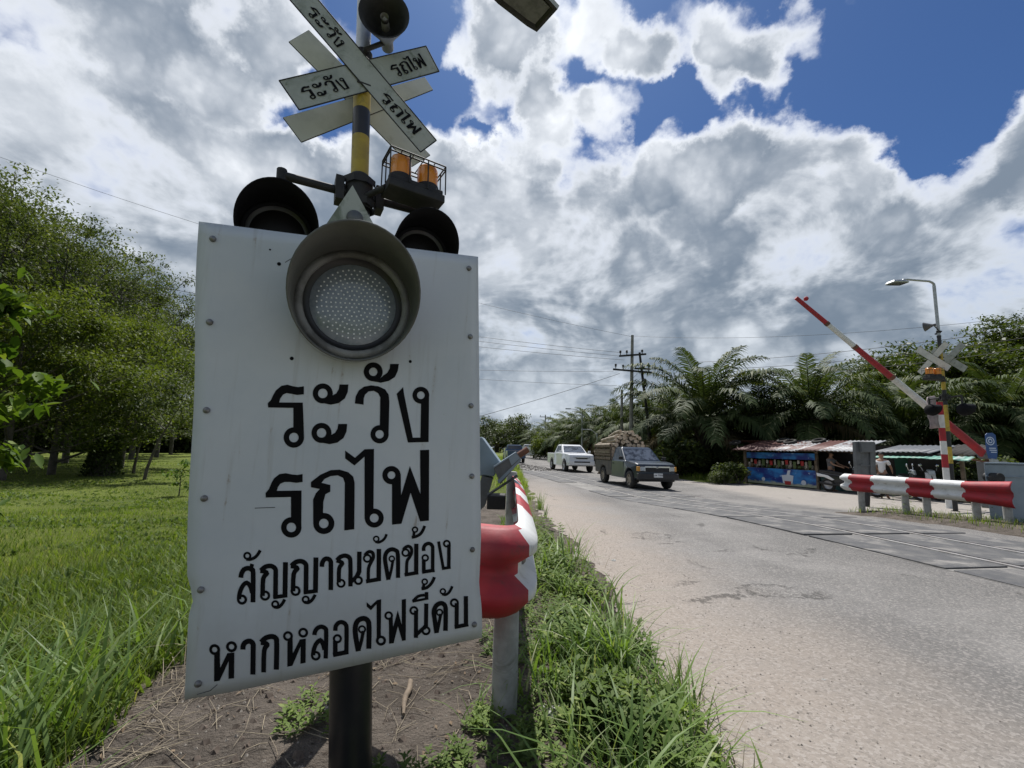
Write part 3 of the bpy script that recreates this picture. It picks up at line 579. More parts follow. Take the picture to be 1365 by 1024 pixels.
# ------------------------------------------------------------------ crossing masts
def make_mast(base, top, yaw, label, lamp_dir, stripes, boards, arm_z, spread, amber, horn_dir, dropy=.0, bs=1.0, rk_=1.0):
    """base, top: ends of the pole axis; yaw: direction the front faces (radians from -Y)"""
    ax = (top-base).normalized(); e1 = Vector((math.cos(yaw), math.sin(yaw), 0)); fr = Vector((math.sin(yaw), -math.cos(yaw), 0)); up = ax
    root = thing('crossing_signal_mast', base, label, 'crossing signal')
    at_ = lambda h: base + ax*h
    Hh = (top-base).length
    p = MB()
    p.tube([at_(-.3), at_(.02)], .085, 20, 0); p.tube([at_(.02), at_(stripes[0])], .055, 20, 0)
    for i in range(len(stripes)-1): p.tube([at_(stripes[i]), at_(stripes[i+1])], .0455, 20, 1+(i+1) % 2)
    p.tube([at_(stripes[-1]), at_(Hh)], .04, 20, 3); p.tube([at_(stripes[-1]-.03), at_(stripes[-1]+.02)], .05, 20, 0)
    p.build('pole', [K['black'], K['yellow'], K['black'], K['steel']], root)
    # lamp cross arm
    A = at_(arm_z)
    a = MB(); a.tube([A-e1*spread-fr*-.0, A+e1*spread], .021, 12); a.lathe([(.07, -.09), (.07, .09)], A, ax, 18); a.lathe([(.085, -.02), (.085, .02)], A+ax*.06, ax, 8, 0, False); a.lathe([(.085, -.02), (.085, .02)], A-ax*.06, ax, 8, 0, False)
    for s in (-1, 1):
        a.box(A+e1*s*.10, (.04, .09, .13), Matrix((e1, fr, up)).transposed()); a.tube([A+e1*spread*s*(1 if s < 0 else rk_)+up*.03, A+e1*spread*s*(1 if s < 0 else rk_)-up*(.10+dropy)], .024, 10)
    a.build('lamp_arm', K['blackdull'], root)
    for s in (-1, 1):
        O = A+e1*spread*s*(1 if s < 0 else rk_)-up*(.175+dropy-(.055 if s > 0 else 0))+fr*.05
        l = bpy.data.objects.new('signal_lamp', None); COL.objects.link(l); l.parent = root; ORG[l.name] = ORG[root.name]; KIDS.setdefault(root.name, []).append(l)
        lamp(l, O, fr-up*.05, up, .160, .03, .23, K['hoodblack'], K['hoodblack'], [K['lens_dark'], K['led']], .12, False)
    # crossed boards, front pair and back pair
    nrm = fr
    for (q4, dy, front) in boards(root, base, ax, e1, fr):
        v = [Vector(x) for x in q4]; m_ = MB(); m_.prism(v, -nrm*.004 if front else nrm*.004)
        bo = m_.build('crossbuck_board', K['board_dirty'] if front else K['board_back'], root)
        rm = MB()
        for i in range(4): rm.tube([v[i], v[(i+1) % 4]], .0035, 5)
        rm.build('board_rim', K['blackdull'], bo)
        if front:
            o = (v[0]+v[3])/2; ux = (v[1]-v[0]).normalized(); Ln = (v[1]-v[0]).length; Wd = (v[3]-v[0]).length; uy = (v[3]-v[0]).normalized()
            for its, x0, f0, f1, y0, y1 in ((LINE1, 72, *front[0], 57, 535), (LINE2, 60, *front[1], 548, 1045)):
                sx = (f1-f0)*Ln/(925); tm = MB(); hgt2 = front[2]*Wd/(y1-y0)
                glyphs(tm, its, lambda x, y, k, o=o, sx=sx, h2=hgt2, x0=x0, ym=(y0+y1)/2, f0=f0: o+ux*(f0*Ln+(x-x0)*sx)+uy*((y-ym)*h2)+nrm*(.0035+k))
                tm.build('lettering', K['letter'], bo)
    for h in (boards.z-.045, boards.z+.045):
        br = MB(); br.box(at_(h)-fr*.02, (.07, .17, .03), Matrix((e1, fr, up)).transposed()); br.build('board_bracket', K['blackdull'], root)
    # twin amber beacons in a wire cage on a side bracket
    O, ex = amber; ez = up; ey = ex.cross(ez).normalized(); ez = ey.cross(ex) if ey.cross(ex).z > 0 else -ey.cross(ex); R = Matrix((ex, ey, ez)).transposed()
    tr = MB(); tr.box(O, (.37*bs, .17*bs, .055*bs), R); tr.box(O+ez*.045*bs, (.35*bs, .15*bs, .035*bs), R)
    tb = tr.build('beacon_tray', K['blackdull'], root, bevel=.006)
    hs = MB(); P0 = at_((O-base).dot(ax)+.02); hs.tube([P0, O-ex*.18*bs], .016, 10); hs.lathe([(.062, -.035), (.062, .035)], P0, ax, 18); hs.build('beacon_bracket', K['blackdull'], root)
    for s in (-1, 1):
        c = O+ex*s*.092*bs+ez*.06*bs; q = MB(); q.lathe([(.074*bs, 0), (.074*bs, .035*bs)], c, ez, 24); bse = q.build('beacon_base', K['blackdull'], root)
        q = MB(); q.lathe([(r_*bs, h_*bs) for r_, h_ in ((.068, .035), (.067, .155), (.062, .168), (.0, .170))], c, ez, 24); q.build('amber_dome', K['amber'], root)
    cg = MB(); hx, hy, z0, z1 = .185*bs, .085*bs, .03*bs, .235*bs
    cs = [O+ex*a_+ey*b_ for a_, b_ in ((-hx, -hy), (hx, -hy), (hx, hy), (-hx, hy))]
    for z in (z1, (z0+z1)/2+.06): 
        for i in range(4): cg.tube([cs[i]+ez*z, cs[(i+1) % 4]+ez*z], .004, 6)
    for i in range(4):
        for t in ((0, .33, .66) if i % 2 == 0 else (0, .5)): q = cs[i].lerp(cs[(i+1) % 4], t); cg.tube([q+ez*z0, q+ez*z1], .0035, 6)
    for t in (.2, .4, .6, .8): cg.tube([cs[0].lerp(cs[1], t)+ez*z1, cs[3].lerp(cs[2], t)+ez*z1], .003, 6)
    cg.build('wire_cage', K['blackdull'], root)
    q = MB(); q.box(O+ex*.17*bs-ey*.07*bs-ez*.06, (.035, .02, .045), R); q.tube([O+ex*(.17*bs+.011*math.cos(a_))-ey*.07*bs+ez*(-.04+.018*math.sin(a_)) for a_ in np.linspace(0, math.pi, 7)], .004, 6); q.build('padlock', K['steel'], root)
    # horn loudspeaker
    hO, hd = horn_dir
    h = MB(); h.lathe([(.132, .0), (.128, -.004), (.10, -.06), (.06, -.13), (.034, -.19), (.034, -.25), (.0, -.25)], hO, hd, 32); h.lathe([(.132, 0), (.124, .0), (.095, -.055), (.05, -.12), (.03, -.15), (.0, -.15)], hO, hd, 32, 1)
    hn = h.build('horn', [K['greydark'], K['blackdull']], root)
    q = MB(); q.lathe([(.022, -.02), (.020, -.05), (0, -.02)], hO, hd, 16); q.lathe([(.0, -.045), (.02, -.05), (.024, -.1)], hO, hd, 16); q.build('horn_throat', K['ring'], hn)
    q = MB(); hz = (hO-hd*.2-base).dot(ax)-.16; P1 = at_(hz)
    q.tube([hO-hd*.2, P1+fr*.07, P1], .014, 8); q.lathe([(.052, -.03), (.052, .03)], P1, ax, 16); q.box(P1-e1*.06, (.05, .03, .035)); q.box(P1+e1*.07-up*.04, (.05, .03, .035)); q.build('horn_bracket', K['blackdull'], root)
    # lamp arm at the top and the street light
    T = at_(Hh); ld = Vector(lamp_dir); ln = ld.length; ld.normalize()
    q = MB(); q.tube([T-ax*.05, T+ax*.05, T+ax*.09+ld*.05, T+ax*.13+ld*.15, T+ax*.17+ld*(ln-.35), T+ax*.16+ld*(ln-.22), T+ax*.06+ld*(ln-.2)], [.035, .034, .03, .03, .028, .028, .026], 12); q.build('light_arm', K['steel'], root)
    lz = Vector((0, 0, 1)); lx = ld; ly = lz.cross(lx); C = T+ax*.03+ld*ln
    q = MB(); ring = lambda a_, b_, z: [C+lx*x_+ly*y_+lz*z for x_, y_ in ((-a_, -b_), (-a_*.6, -b_*1.1), (a_*.6, -b_*1.1), (a_, -b_), (a_, b_), (a_*.6, b_*1.1), (-a_*.6, b_*1.1), (-a_, b_))]
    vs = ring(.24, .125, 0)+ring(.25, .135, .03)+ring(.21, .105, .085)+ring(.13, .06, .11); q.add(vs, [(i*8+j, i*8+(j+1) % 8, (i+1)*8+(j+1) % 8, (i+1)*8+j) for i in range(3) for j in range(8)]+[tuple(range(24, 32))])
    vs = ring(.24, .125, 0)+ring(.215, .105, 0)+ring(.19, .09, .02); q.add(vs, [(i*8+j, (i+1)*8+j, (i+1)*8+(j+1) % 8, i*8+(j+1) % 8) for i in range(2) for j in range(8)], 1)
    hd_ = q.build('light_head', [K['steel'], K['blackdull']], root)
    q = MB(); q.add(ring(.19, .09, .012), [tuple(range(7, -1, -1))]); q.build('light_glass', K['lampglass'], hd_)
    return root
K['greydark'] = mat('horn_grey', (.10, .10, .105), .5, (.07, .07, .072), 7); K['lampglass'] = mat('lamp_glass', (.16, .165, .16), .2, (.10, .105, .10), 12)

MY = 2.22
_mb = AT(479.5, 235, MY); _mt = AT(484.5, 60, MY+.03); _mx = (_mt-_mb).normalized()
mbase = _mb - _mx*((_mb.z-float(hgt(_mb.x, _mb.y)))/_mx.z)
hz_ = lambda px, py: (AT(px, py, MY)-mbase).dot(_mx)
HB = hz_(489, 106)
def near_boards(root, base, ax, e1, fr):
    c = base+ax*HB; out = []
    fo = c+fr*.062; bo = c-fr*.105
    P = lambda px, py, o: ONP(px, py, o, fr)
    # long board falling to the right: ends unprojected onto the board plane, top end mirrored about the pole
    b0, b1 = P(560.6, 203, fo+fr*.006), P(582, 187.6, fo+fr*.006); d = (P(473.5, 101.5, fo+fr*.006)-b0).normalized(); wv = b1-b0; d0 = d; L = (P(386.4, 0, fo+fr*.006)-b0).length*1.035
    wv = wv - d0*wv.dot(d0); b1 = b0+wv
    out.append(([b0+d0*L, b0, b1, b1+d0*L][0:1]+[b0, b1, b1+d0*L] if False else [b1+d0*L, b1, b0, b0+d0*L], 0, ((.105, .335), (.64, .905), .62)))
    out.append(([P(372, 107.6, fo), P(567.8, 61.5, fo), P(585.3, 95.3, fo), P(398.7, 146.6, fo)], 0, ((.07, .35), (.665, .92), .60)))
    out.append(([P(377.8, 157.4, bo), P(565.8, 103.5, bo), P(576.6, 120, bo), P(401.8, 189.6, bo)], 0, None))
    bq = bo-fr*.006; e0, e1_ = P(385.4, 56.4, bq), P(411.6, 41, bq); g0 = P(549, 222, bq); g1 = P(573, 207, bq)
    out.append(([e1_, g1, g0, e0], 0, None))
    return out
near_boards.z = HB
hzL = hz_(470, 262)
yawM = rad(27)
lamp_target = G(697, 4, 4.75+0)  # where the street-light head hangs
def ptz(px, py, z): return G(px, py, z)
_top = mbase+_mx*4.55
_lt = ptz(698, 3, _top.z+.0)
make_mast(mbase, _top, yawM, 'weathered crossbuck mast with horn and amber beacons behind the white warning board', _lt-(_top+_mx*.03),
          [hz_(478, 243)-.02, hz_(478, 235), hz_(480, 183), hz_(482, 146), hz_(488, 75)], near_boards, hzL, .365,
          (AT(551, 262, MY-.05), Vector((math.cos(rad(33)), math.sin(rad(33)), .0))), (AT(512, 18, MY-.12), Vector((.18, -.9, -.12)).normalized()), .165, .80, .86)

# ------------------------------------------------------------------ guard rails
PROF = [(-.17, 0), (-.155, .03), (-.105, .08), (-.065, .08), (-.022, .015), (.022, .015), (.065, .08), (.105, .08), (.155, .03), (.17, 0)]
def dense(path, step):
    pts = smooth3(path); out = []; acc = 0
    L = [0]
    for a, b in zip(pts, pts[1:]): L.append(L[-1]+(b-a).length)
    n = max(2, int(L[-1]/step)); res = []
    for i in range(n+1):
        s = L[-1]*i/n; j = min(max(np.searchsorted(L, s)-1, 0), len(pts)-2); t = (s-L[j])/max(1e-9, L[j+1]-L[j]); res.append((s, pts[j].lerp(pts[j+1], t)))
    return res
def smooth3(p, sub=6):
    p = [Vector(q) for q in p]; out = [p[0]]
    for i in range(len(p)-1):
        p0, p1, p2, p3 = p[max(i-1, 0)], p[i], p[i+1], p[min(i+2, len(p)-1)]
        for j in range(1, sub+1):
            t = j/sub; out.append(.5*((2*p1)+(p2-p0)*t+(2*p0-5*p1+4*p2-p3)*t*t+(3*p1-p0-3*p2+p3)*t**3))
    return out
def w_beam(mb, path, cuts, side, flare=None, hs=1.0):
    """sweep the corrugated profile; cuts: arc lengths where the colour changes (0 = red first); side +-1 picks the face direction"""
    d = dense(path, .03); n = len(PROF); vs = []; fs = []; mi = []; Ltot = d[-1][0]
    for i, (s, p) in enumerate(d):
        t = (d[min(i+1, len(d)-1)][1]-d[max(i-1, 0)][1]); t.z = 0; t.normalize(); nr = Vector((t.y, -t.x, 0))*side
        k = flare(s, Ltot) if flare else (1, 1)
        ht = 1.0
        for h, q in PROF: vs.append(p+Vector((0, 0, h*hs*k[0]))+nr*(q*k[1]*1.05))
    for i in range(len(d)-1):
        s = d[i][0]; c = sum(1 for x in cuts if s+.015 > x) % 2
        for j in range(n-1):
            # paint edges lean a little across the waves
            cj = sum(1 for x in cuts if s+.015+.05*PROF[j][1]/.08 > x) % 2
            mb.add([vs[i*n+j], vs[i*n+j+1], vs[(i+1)*n+j+1], vs[(i+1)*n+j]], [(0, 1, 2, 3)], cj, True)
    return d
def weld(o, dist=.0008):
    import bmesh
    b = bmesh.new(); b.from_mesh(o.data); bmesh.ops.remove_doubles(b, verts=b.verts, dist=dist); b.to_mesh(o.data); b.free()
z_ = AT(704, 762, 1.9).z
bz = z_
pth = [(-.50, 2.10, bz-.005), (-.26, 1.97, bz-.005), (-.085, 1.90, bz), (-.005, 1.905, bz), (.035, 1.99, bz), (.045, 2.2, bz), (.045, 2.9, bz+.01), (.045, 4.0, bz+.02), (.02, 5.1, bz+.03), (-.02, 5.6, bz+.03)]
gr = thing('guard_rail', (.0, 2.4, .0), 'red and white corrugated guard rail beside the warning board, end bent round', 'guard rail')
mb = MB(); w_beam(mb, pth, [.615, 1.30, 1.8, 2.25, 2.7, 3.1, 3.5], 1, flare=lambda s, L: (1.2-.2*min(1, s/.6), min(1, .35+max(0, s-.12)/.4)))
bm_ = mb.build('beam', [K['red'], K['white']], gr); weld(bm_); md = bm_.modifiers.new('solid', 'SOLIDIFY'); md.thickness = .004
for s_, h_ in ((.75, .0), (1.22, .045), (1.22, -.045), (2.5, .0), (3.1, .045)):
    dd = dense(pth, .03); q0 = min(dd, key=lambda t: abs(t[0]-s_))[1]; q = MB(); q.lathe([(.022, 0), (.020, .008), (.009, .016), (.0, .017)], q0+Vector((.022 if h_ == 0 else .048, 0, h_)), (1, -.15, 0), 10); q.build('bolt', K['bolt'], gr)
for px, py, Yp, top in ((674, 922, 2.16, bz+.10), (681, 712, 4.9, bz+.24)):
    q = AT(px, py, Yp); zg = float(hgt(q.x, q.y)); p = MB(); p.tube([(q.x-.005, q.y, zg-.3), (q.x-.005, q.y, top-.01), (q.x-.005, q.y, top)], [.058, .056, .047], 20); p.build('post', K['concrete'], gr)

L0, R0 = AT(1126, 642.5, 10.9), AT(1345, 659.5, 8.3); R0.z = L0.z = (L0.z+R0.z)/2
dv = (R0-L0).normalized(); nv = Vector((dv.y, -dv.x, 0))
g2 = thing('guard_rail', ((L0+R0)/2).to_tuple()[:2]+(0,), 'long red and white guard rail on the grassy island before the far shops', 'guard rail')
_l = AT(1126, 642.5, 10.9); _r = AT(1352, 660, 8.3)
mb = MB(); LL = (_r-_l).length
d = w_beam(mb, [_l-nv*.10+Vector((-.05, 0, 0)), _l+dv*.12, _l.lerp(_r, .3), _l.lerp(_r, .7), _r], [-.1, .10+.12, LL*.24, LL*.47, LL*.62, LL*.785], 1, flare=lambda s, L: (1.12+.26*max(0, (s/L-.8)/.2), 1.2))
o = mb.build('beam', [K['red'], K['white']], g2); weld(o); md = o.modifiers.new('solid', 'SOLIDIFY'); md.thickness = .005
for f in (.10, .40, .53, .80, .95):
    q = _l.lerp(_r, f)-nv*.02; q = q+Vector((-nv.x, -nv.y, 0))*.06; p = MB(); zg = float(hgt(q.x, q.y)); p.tube([(q.x, q.y, zg-.3), (q.x, q.y, q.z+.1), (q.x, q.y, q.z+.13)], [.065, .065, .055], 16); p.build('post', K['concrete'], g2)

# ------------------------------------------------------------------ barrier machines and arms
def barrier_arm(mb, p0, p1, r0, r1, cuts):
    c = [0]+cuts+[1]
    for i in range(len(c)-1):
        a, b = c[i], c[i+1]; mb.tube([p0.lerp(p1, a), p0.lerp(p1, b)], [r0+(r1-r0)*a, r0+(r1-r0)*b], 12, i % 2)
# far machine: pale grey cabinet at the right edge, arm raised to the left
c0 = GS(1312, 700, 0); BY = 8.9
bmc = thing('equipment_cabinet', (AT(1345, 690, BY).x, BY, 0), 'pale blue-grey steel equipment cabinet at the right end of the far guard rail', 'cabinet')
xl, xr = AT(1314, 640, BY).x, AT(1400, 640, BY).x; zt = AT(1340, 619, BY).z
q = MB(); yb = BY+.75
q.prism([(xl, BY, -.05), (xr, BY, -.05), (xr, BY, zt), (xl, BY, zt)], (.62, .55, 0)); q.build('cabinet', K['greyblue'], bmc, bevel=.02)
q = MB(); q.prism([(xl-.03, BY-.03, zt), (xr+.03, BY-.03, zt), (xr+.03, BY-.03, zt+.03), (xl-.03, BY-.03, zt+.03)], (.66, .6, 0)); q.box(((xl+xr)/2, BY-.012, zt-.24), (xr-xl, .02, .02)); q.build('lid', K['greyblue'], bmc, bevel=.006)
hp = AT(1330, 637, BY-.1); q = MB(); q.tube([hp+Vector((0, -.05, 0)), hp+Vector((0, .2, 0))], .09, 16); q.box(hp+Vector((-.06, -.02, -.02)), (.2, .1, .07)); q.build('hub', K['blackdull'], bmc)
pb_ = GS(1266, 678); AY = pb_.y+.30
tip, end = AT(1061, 397, AY), AT(1312, 606, AY)
bg = thing('barrier_gate', (AT(1330, 640, AY).x, AY, float(base(AY))), 'raised red and white level crossing barrier arm slanting above the stalls', 'barrier')
q = MB(); barrier_arm(q, tip, end, .062, .115, [.172, .324, .52, .765]); arm = q.build('arm', [K['red'], K['white']], bg)
for f in (.172, .324, .52, .765):
    c_ = tip.lerp(end, f); q = MB(); q.tube([c_-(end-tip).normalized()*.05, c_+(end-tip).normalized()*.05], .062+.053*f+.01, 12); q.build('arm_joint', K['rust'], arm)
q = MB(); q.tube([tip.lerp(end, .03), tip.lerp(end, .03)+Vector((.12, 0, .08))], .014, 8); q.lathe([(0, -.05), (.06, -.04), (.07, .0), (.06, .04), (0, .05)], tip.lerp(end, .03)+Vector((.16, 0, .12)), (0, -1, .2), 16); q.build('arm_lamp', K['red'], arm)
q = MB(); q.box(end+Vector((.06, 0, -.06)), (.40, .14, .12), Matrix.Rotation(rad(40), 3, 'Y')); q.box(end+Vector((-.2, -.08, -.2)), (.52, .03, .05), Matrix.Rotation(rad(10), 3, 'Y')); q.build('arm_bracket', K['rust'], bg)
q = MB(); q.tube([end+Vector((.02, -.13, -.02)), end+Vector((.02, .13, -.02))], .12, 14); q.build('counter_hub', K['grey'], bg)
q = MB(); q.box((end.x+.32, AY+.1, (end.z-.2+float(base(AY))-.1)/2), (.5, .5, end.z-.2-float(base(AY))+.1)); q.build('pedestal', K['grey'], bg, bevel=.03)
# arm rest: slanting red and white post with a hanging grey plate
pt_ = AT(1253, 536, pb_.y)
rest = thing('arm_rest_post', pb_, 'slim red and white banded post crossing the raised barrier arm', 'post')
q = MB(); nb = 8
for i in range(nb): q.tube([pb_.lerp(pt_, i/nb)+Vector((0, 0, -.05 if i == 0 else 0)), pb_.lerp(pt_, (i+1)/nb)], .085, 14, 0 if i % 2 == 0 else 1)
q.build('post', [K['white'], K['red']], rest)
a = AT(1243, 548, pb_.y-.12)
K['mauve'] = mat('faded_cloth', (.30, .25, .26), .85, (.22, .19, .2), 8)
q = MB(); vs = []
for i in range(9):
    t = i/8; wv = .03*math.sin(i*1.7); vs += [a+Vector((-.10-.03*math.sin(t*3), wv, .42-.95*t)), a+Vector((.10+.05*t, -wv*.6, .42-.95*t+.04))]
q.add(vs, [(2*i, 2*i+1, 2*i+3, 2*i+2) for i in range(8)], 0, True); q.build('hanging_cover', K['mauve'], rest, solid=.05)
# near machine, left of the road: hooded blue-grey box with its empty arm socket, on a leg
NY = 4.3
nm = thing('barrier_machine', (AT(655, 690, NY).x, NY, 0), 'blue-grey barrier machine with rusty stub pipe, behind the near guard rail', 'barrier')
P = lambda x, y, Y=NY: AT(x, y, Y)
q = MB(); q.prism([P(600, 600), P(642, 582), P(668, 618), P(658, 636), P(645, 634), P(600, 640)], (0, .42, 0)); q.build('housing', K['greyblue'], nm, bevel=.012)
q = MB(); q.prism([P(657.5, 622, NY-.16), P(688.5, 603, NY-.16), P(695, 613, NY-.16), P(667, 646, NY-.16)], (0, .06, 0)); q.build('gearbox', K['grey'], nm, bevel=.004)
q = MB(); q.prism([P(657.5, 622, NY-.17), P(688, 602.5, NY-.17), P(688.5, 604, NY-.17), P(658, 624, NY-.17)], (0, .3, 0)); q.prism([P(663, 641, NY-.17), P(694, 611, NY-.17), P(695, 614, NY-.17), P(665, 645, NY-.17)], (0, .3, 0)); q.prism([P(678, 611, NY-.175), P(688, 604, NY-.175), P(693, 611, NY-.175), P(682, 621, NY-.175)], (0, .02, 0)); q.build('gearbox_flange', K['greyblue'], nm)
q = MB(); q.tube([P(690, 608), P(704, 599)], .030, 14); q.tube([P(703.6, 599.2), P(704.2, 598.8)], .024, 14, 1); q.build('arm_socket', [K['rust'], K['blackdull']], nm)
q = MB(); q.prism([P(642, 634), P(657, 638), P(646, 675), P(630, 690)], (0, .2, 0)); q.tube([P(650, 660), P(690, 634)], .012, 8); q.build('leg', K['grey'], nm)
q = MB(); q.box(P(662, 668, NY+.1)+Vector((0, 0, 0)), (.17, .3, .12)); q.build('counterweight', K['blackdull'], nm, bevel=.008)
q = MB(); cpt = P(655, 678, NY+.3); cz = float(hgt(cpt.x, cpt.y)); q.box((cpt.x-.2, NY+.4, cz+.06), (.9, .35, .3)); fo = q.build('footing', K['concrete'], nm, bevel=.02)

# ------------------------------------------------------------------ the far mast with its street light
fb = GS(1274, 682); FY = fb.y
ft = AT(1245, 381, FY+.05); fax = (ft-fb).normalized(); hh = lambda px, py: (AT(px, py, FY)-fb).dot(fax)
def far_boards(root, base_, ax, e1, fr):
    out = []; zc = hh(1252, 478)
    for off, sg in ((.24, 1), (-.26, -1)):
        c = base_+ax*zc+fr*off; up = ax
        for a, dz in ((rad(42), .005*sg), (rad(-42), 0)):
            u = e1*math.cos(a)+up*math.sin(a); v = up*math.cos(a)-e1*math.sin(a); o = c+fr*dz; Lh, wd = .54, .09
            out.append(([o-u*Lh+v*wd, o+u*Lh+v*wd, o+u*Lh-v*wd, o-u*Lh-v*wd], 0, None if sg < 0 else ((.1, .38), (.64, .9), .6)))
    return out
far_boards.z = hh(1252, 478)
FYAW = rad(97)
lt = AT(1196, 380, FY-.15)
make_mast(fb, ft, FYAW, 'distant yellow and black crossbuck mast carrying a street light over the shops', lt-ft,
          [hh(1270, 640), hh(1270, 618), hh(1269, 596), hh(1267, 575), hh(1264, 540), hh(1262, 520), hh(1256, 470), hh(1253, 448)], far_boards, hh(1263, 530), .42,
          (AT(1245, 505, FY-.3), Vector((1, .1, 0)).normalized()), (AT(1232, 436, FY+.1), Vector((-.5, .8, -.05)).normalized()), .19, 1.25)

# ------------------------------------------------------------------ sign backs, blue sign
b0 = GS(1156, 676); IY = b0.y
sb = thing('sign_board', b0, 'grey steel sign seen from behind, standing at the left end of the far guard rail', 'sign')
P = lambda x, y, Y=IY: AT(x, y, Y)
q = MB(); q.prism([P(1140, 589), P(1147, 588.5), P(1149, 640), P(1143, 640)], (.0, .12, 0)); q.prism([P(1147, 588.5), P(1167, 590), P(1168, 640), P(1149, 640)], (0, .015, 0)); q.build('panel', K['grey'], sb, bevel=.004)
q = MB(); q.prism([P(1148, 589, IY-.1), P(1166, 589, IY-.1), P(1166, 603, IY-.1), P(1149, 603, IY-.1)], (0, .1, 0)); q.build('control_box', K['grey'], sb, bevel=.006)
q = MB(); q.prism([P(1160, 603, IY-.04), P(1165, 603, IY-.04), P(1166, 640, IY-.04), P(1161, 640, IY-.04)], (0, .04, 0)); q.prism([P(1147, 619, IY-.03), P(1168, 620, IY-.03), P(1168, 622, IY-.03), P(1147, 621, IY-.03)], (0, .03, 0)); q.build('stiffener', K['grey'], sb)
q = MB(); q.tube([(b0.x, IY+.06, b0.z-.3), P(1157, 640, IY+.06)], .07, 12); q.build('leg', K['blackdull'], sb)
bb = GS(1331, 660); bY = 10.2
bs = thing('sign_board', (AT(1327, 660, bY).x, bY, -.05), 'small blue notice with white round emblem above the grey barrier cabinet', 'sign')
P = lambda x, y, Y=bY: AT(x, y, Y)
K['blue'] = mat('sign_blue', (.025, .075, .22), .5, (.03, .09, .25), 9); K['signwhite'] = mat('sign_print', (.55, .62, .72), .5)
q = MB(); q.prism([P(1313.5, 580), P(1316, 577.5), P(1323, 577), P(1327, 580), P(1330, 602), P(1329, 612), P(1318, 611), P(1315, 600)], (0, .012, 0)); q.build('panel', K['blue'], bs)
oc = P(1320, 588, bY-.004); q = MB(); q.lathe([(.095, 0), (.075, 0)], oc, (0, -1, 0), 28); q.disc(oc, (0, -1, 0), .05, 20); q.disc(oc+Vector((0, -.003, 0)), (0, -1, 0), .028, 16, 1); q.add([oc+Vector((-.02, -.002, .03)), oc+Vector((.02, -.002, .03)), oc+Vector((0, -.002, .075))], [(0, 1, 2)])
for i, (w_, dx) in enumerate(((.15, 0), (.16, .01), (.13, .02))): q.box((oc.x+.03+dx, oc.y, oc.z-.16-i*.045), (w_, .002, .02))
q.build('emblem', [K['signwhite'], K['blue']], bs)
q = MB(); q.tube([(P(1327, 660).x, bY+.04, -.3), P(1324, 606, bY+.04)], .03, 10); q.box(P(1325, 616, bY+.02), (.16, .05, .12)); q.build('post', K['steel'], bs)

# ------------------------------------------------------------------ vehicles (local axes: x forward, y left, z up)
def slab(mb, outline, w, mi=0, inset=.035, ws=None, taper=None):
    """outline (x, z) extruded across the width with rounded flanks"""
    n = len(outline); P = [Vector((a, 0, b)) for a, b in outline]; c = sum(P, Vector())/n
    def inn(d):
        r = []
        for i in range(n):
            e0 = (P[i]-P[i-1]).normalized(); e1 = (P[(i+1) % n]-P[i]).normalized(); n0 = Vector((-e0.z, 0, e0.x)); n1 = Vector((-e1.z, 0, e1.x)); m_ = n0+n1
            m_ = m_.normalized() if m_.length > .2 else n0
            r.append(P[i]+m_*d)
        return r
    A = sum(P[i].x*P[(i+1) % n].z-P[(i+1) % n].x*P[i].z for i in range(n)); sg = 1 if A > 0 else -1
    I, H = inn(inset*sg), inn(inset*.3*sg); vs = []
    for pts, y in ((I, -w), (H, -w+inset*.35), (P, -w+inset*1.2), (P, w-inset*1.2), (H, w-inset*.35), (I, w)):
        for p in pts:
            k = taper(p.x, p.z) if taper else 1; vs.append((p.x, y*k, p.z))
    fs = [(r*n+i, r*n+(i+1) % n, (r+1)*n+(i+1) % n, (r+1)*n+i) for r in range(5) for i in range(n)]
    mb.add(vs, fs, mi); mb.add(vs[:n], [tuple(range(n))], mi); mb.add(vs[-n:], [tuple(range(n-1, -1, -1))], mi)
def arc(cx, cz, r, a0, a1, n=9): return [(cx+r*math.cos(rad(a0+(a1-a0)*i/n)), cz+r*math.sin(rad(a0+(a1-a0)*i/n))) for i in range(n+1)]
def wheel(root, x, y, r, wd, rimmat):
    w_ = MB(); s = 1 if y > 0 else -1
    w_.lathe([(r*.62, wd*.5), (r*.9, wd*.5), (r, wd*.36), (r, -wd*.36), (r*.9, -wd*.5), (r*.5, -wd*.5)], (x, y, r), (0, s, 0), 28)
    t = w_.build('tyre' if False else 'wheel', K['tyre'], root, local=True)
    h = MB(); h.lathe([(r*.63, wd*.46), (r*.58, wd*.36), (r*.36, wd*.30), (r*.2, wd*.42), (.0, wd*.43)], (x, y, r), (0, s, 0), 24)
    for k_ in range(6): a = k_*math.pi/3; h.lathe([(r*.09, .0), (.0, .001)], (x+math.cos(a)*r*.46, y+s*wd*.37, r+math.sin(a)*r*.46), (0, s, 0), 8, 1)
    h.build('rim', [rimmat, K['darkplastic']], t, local=True)
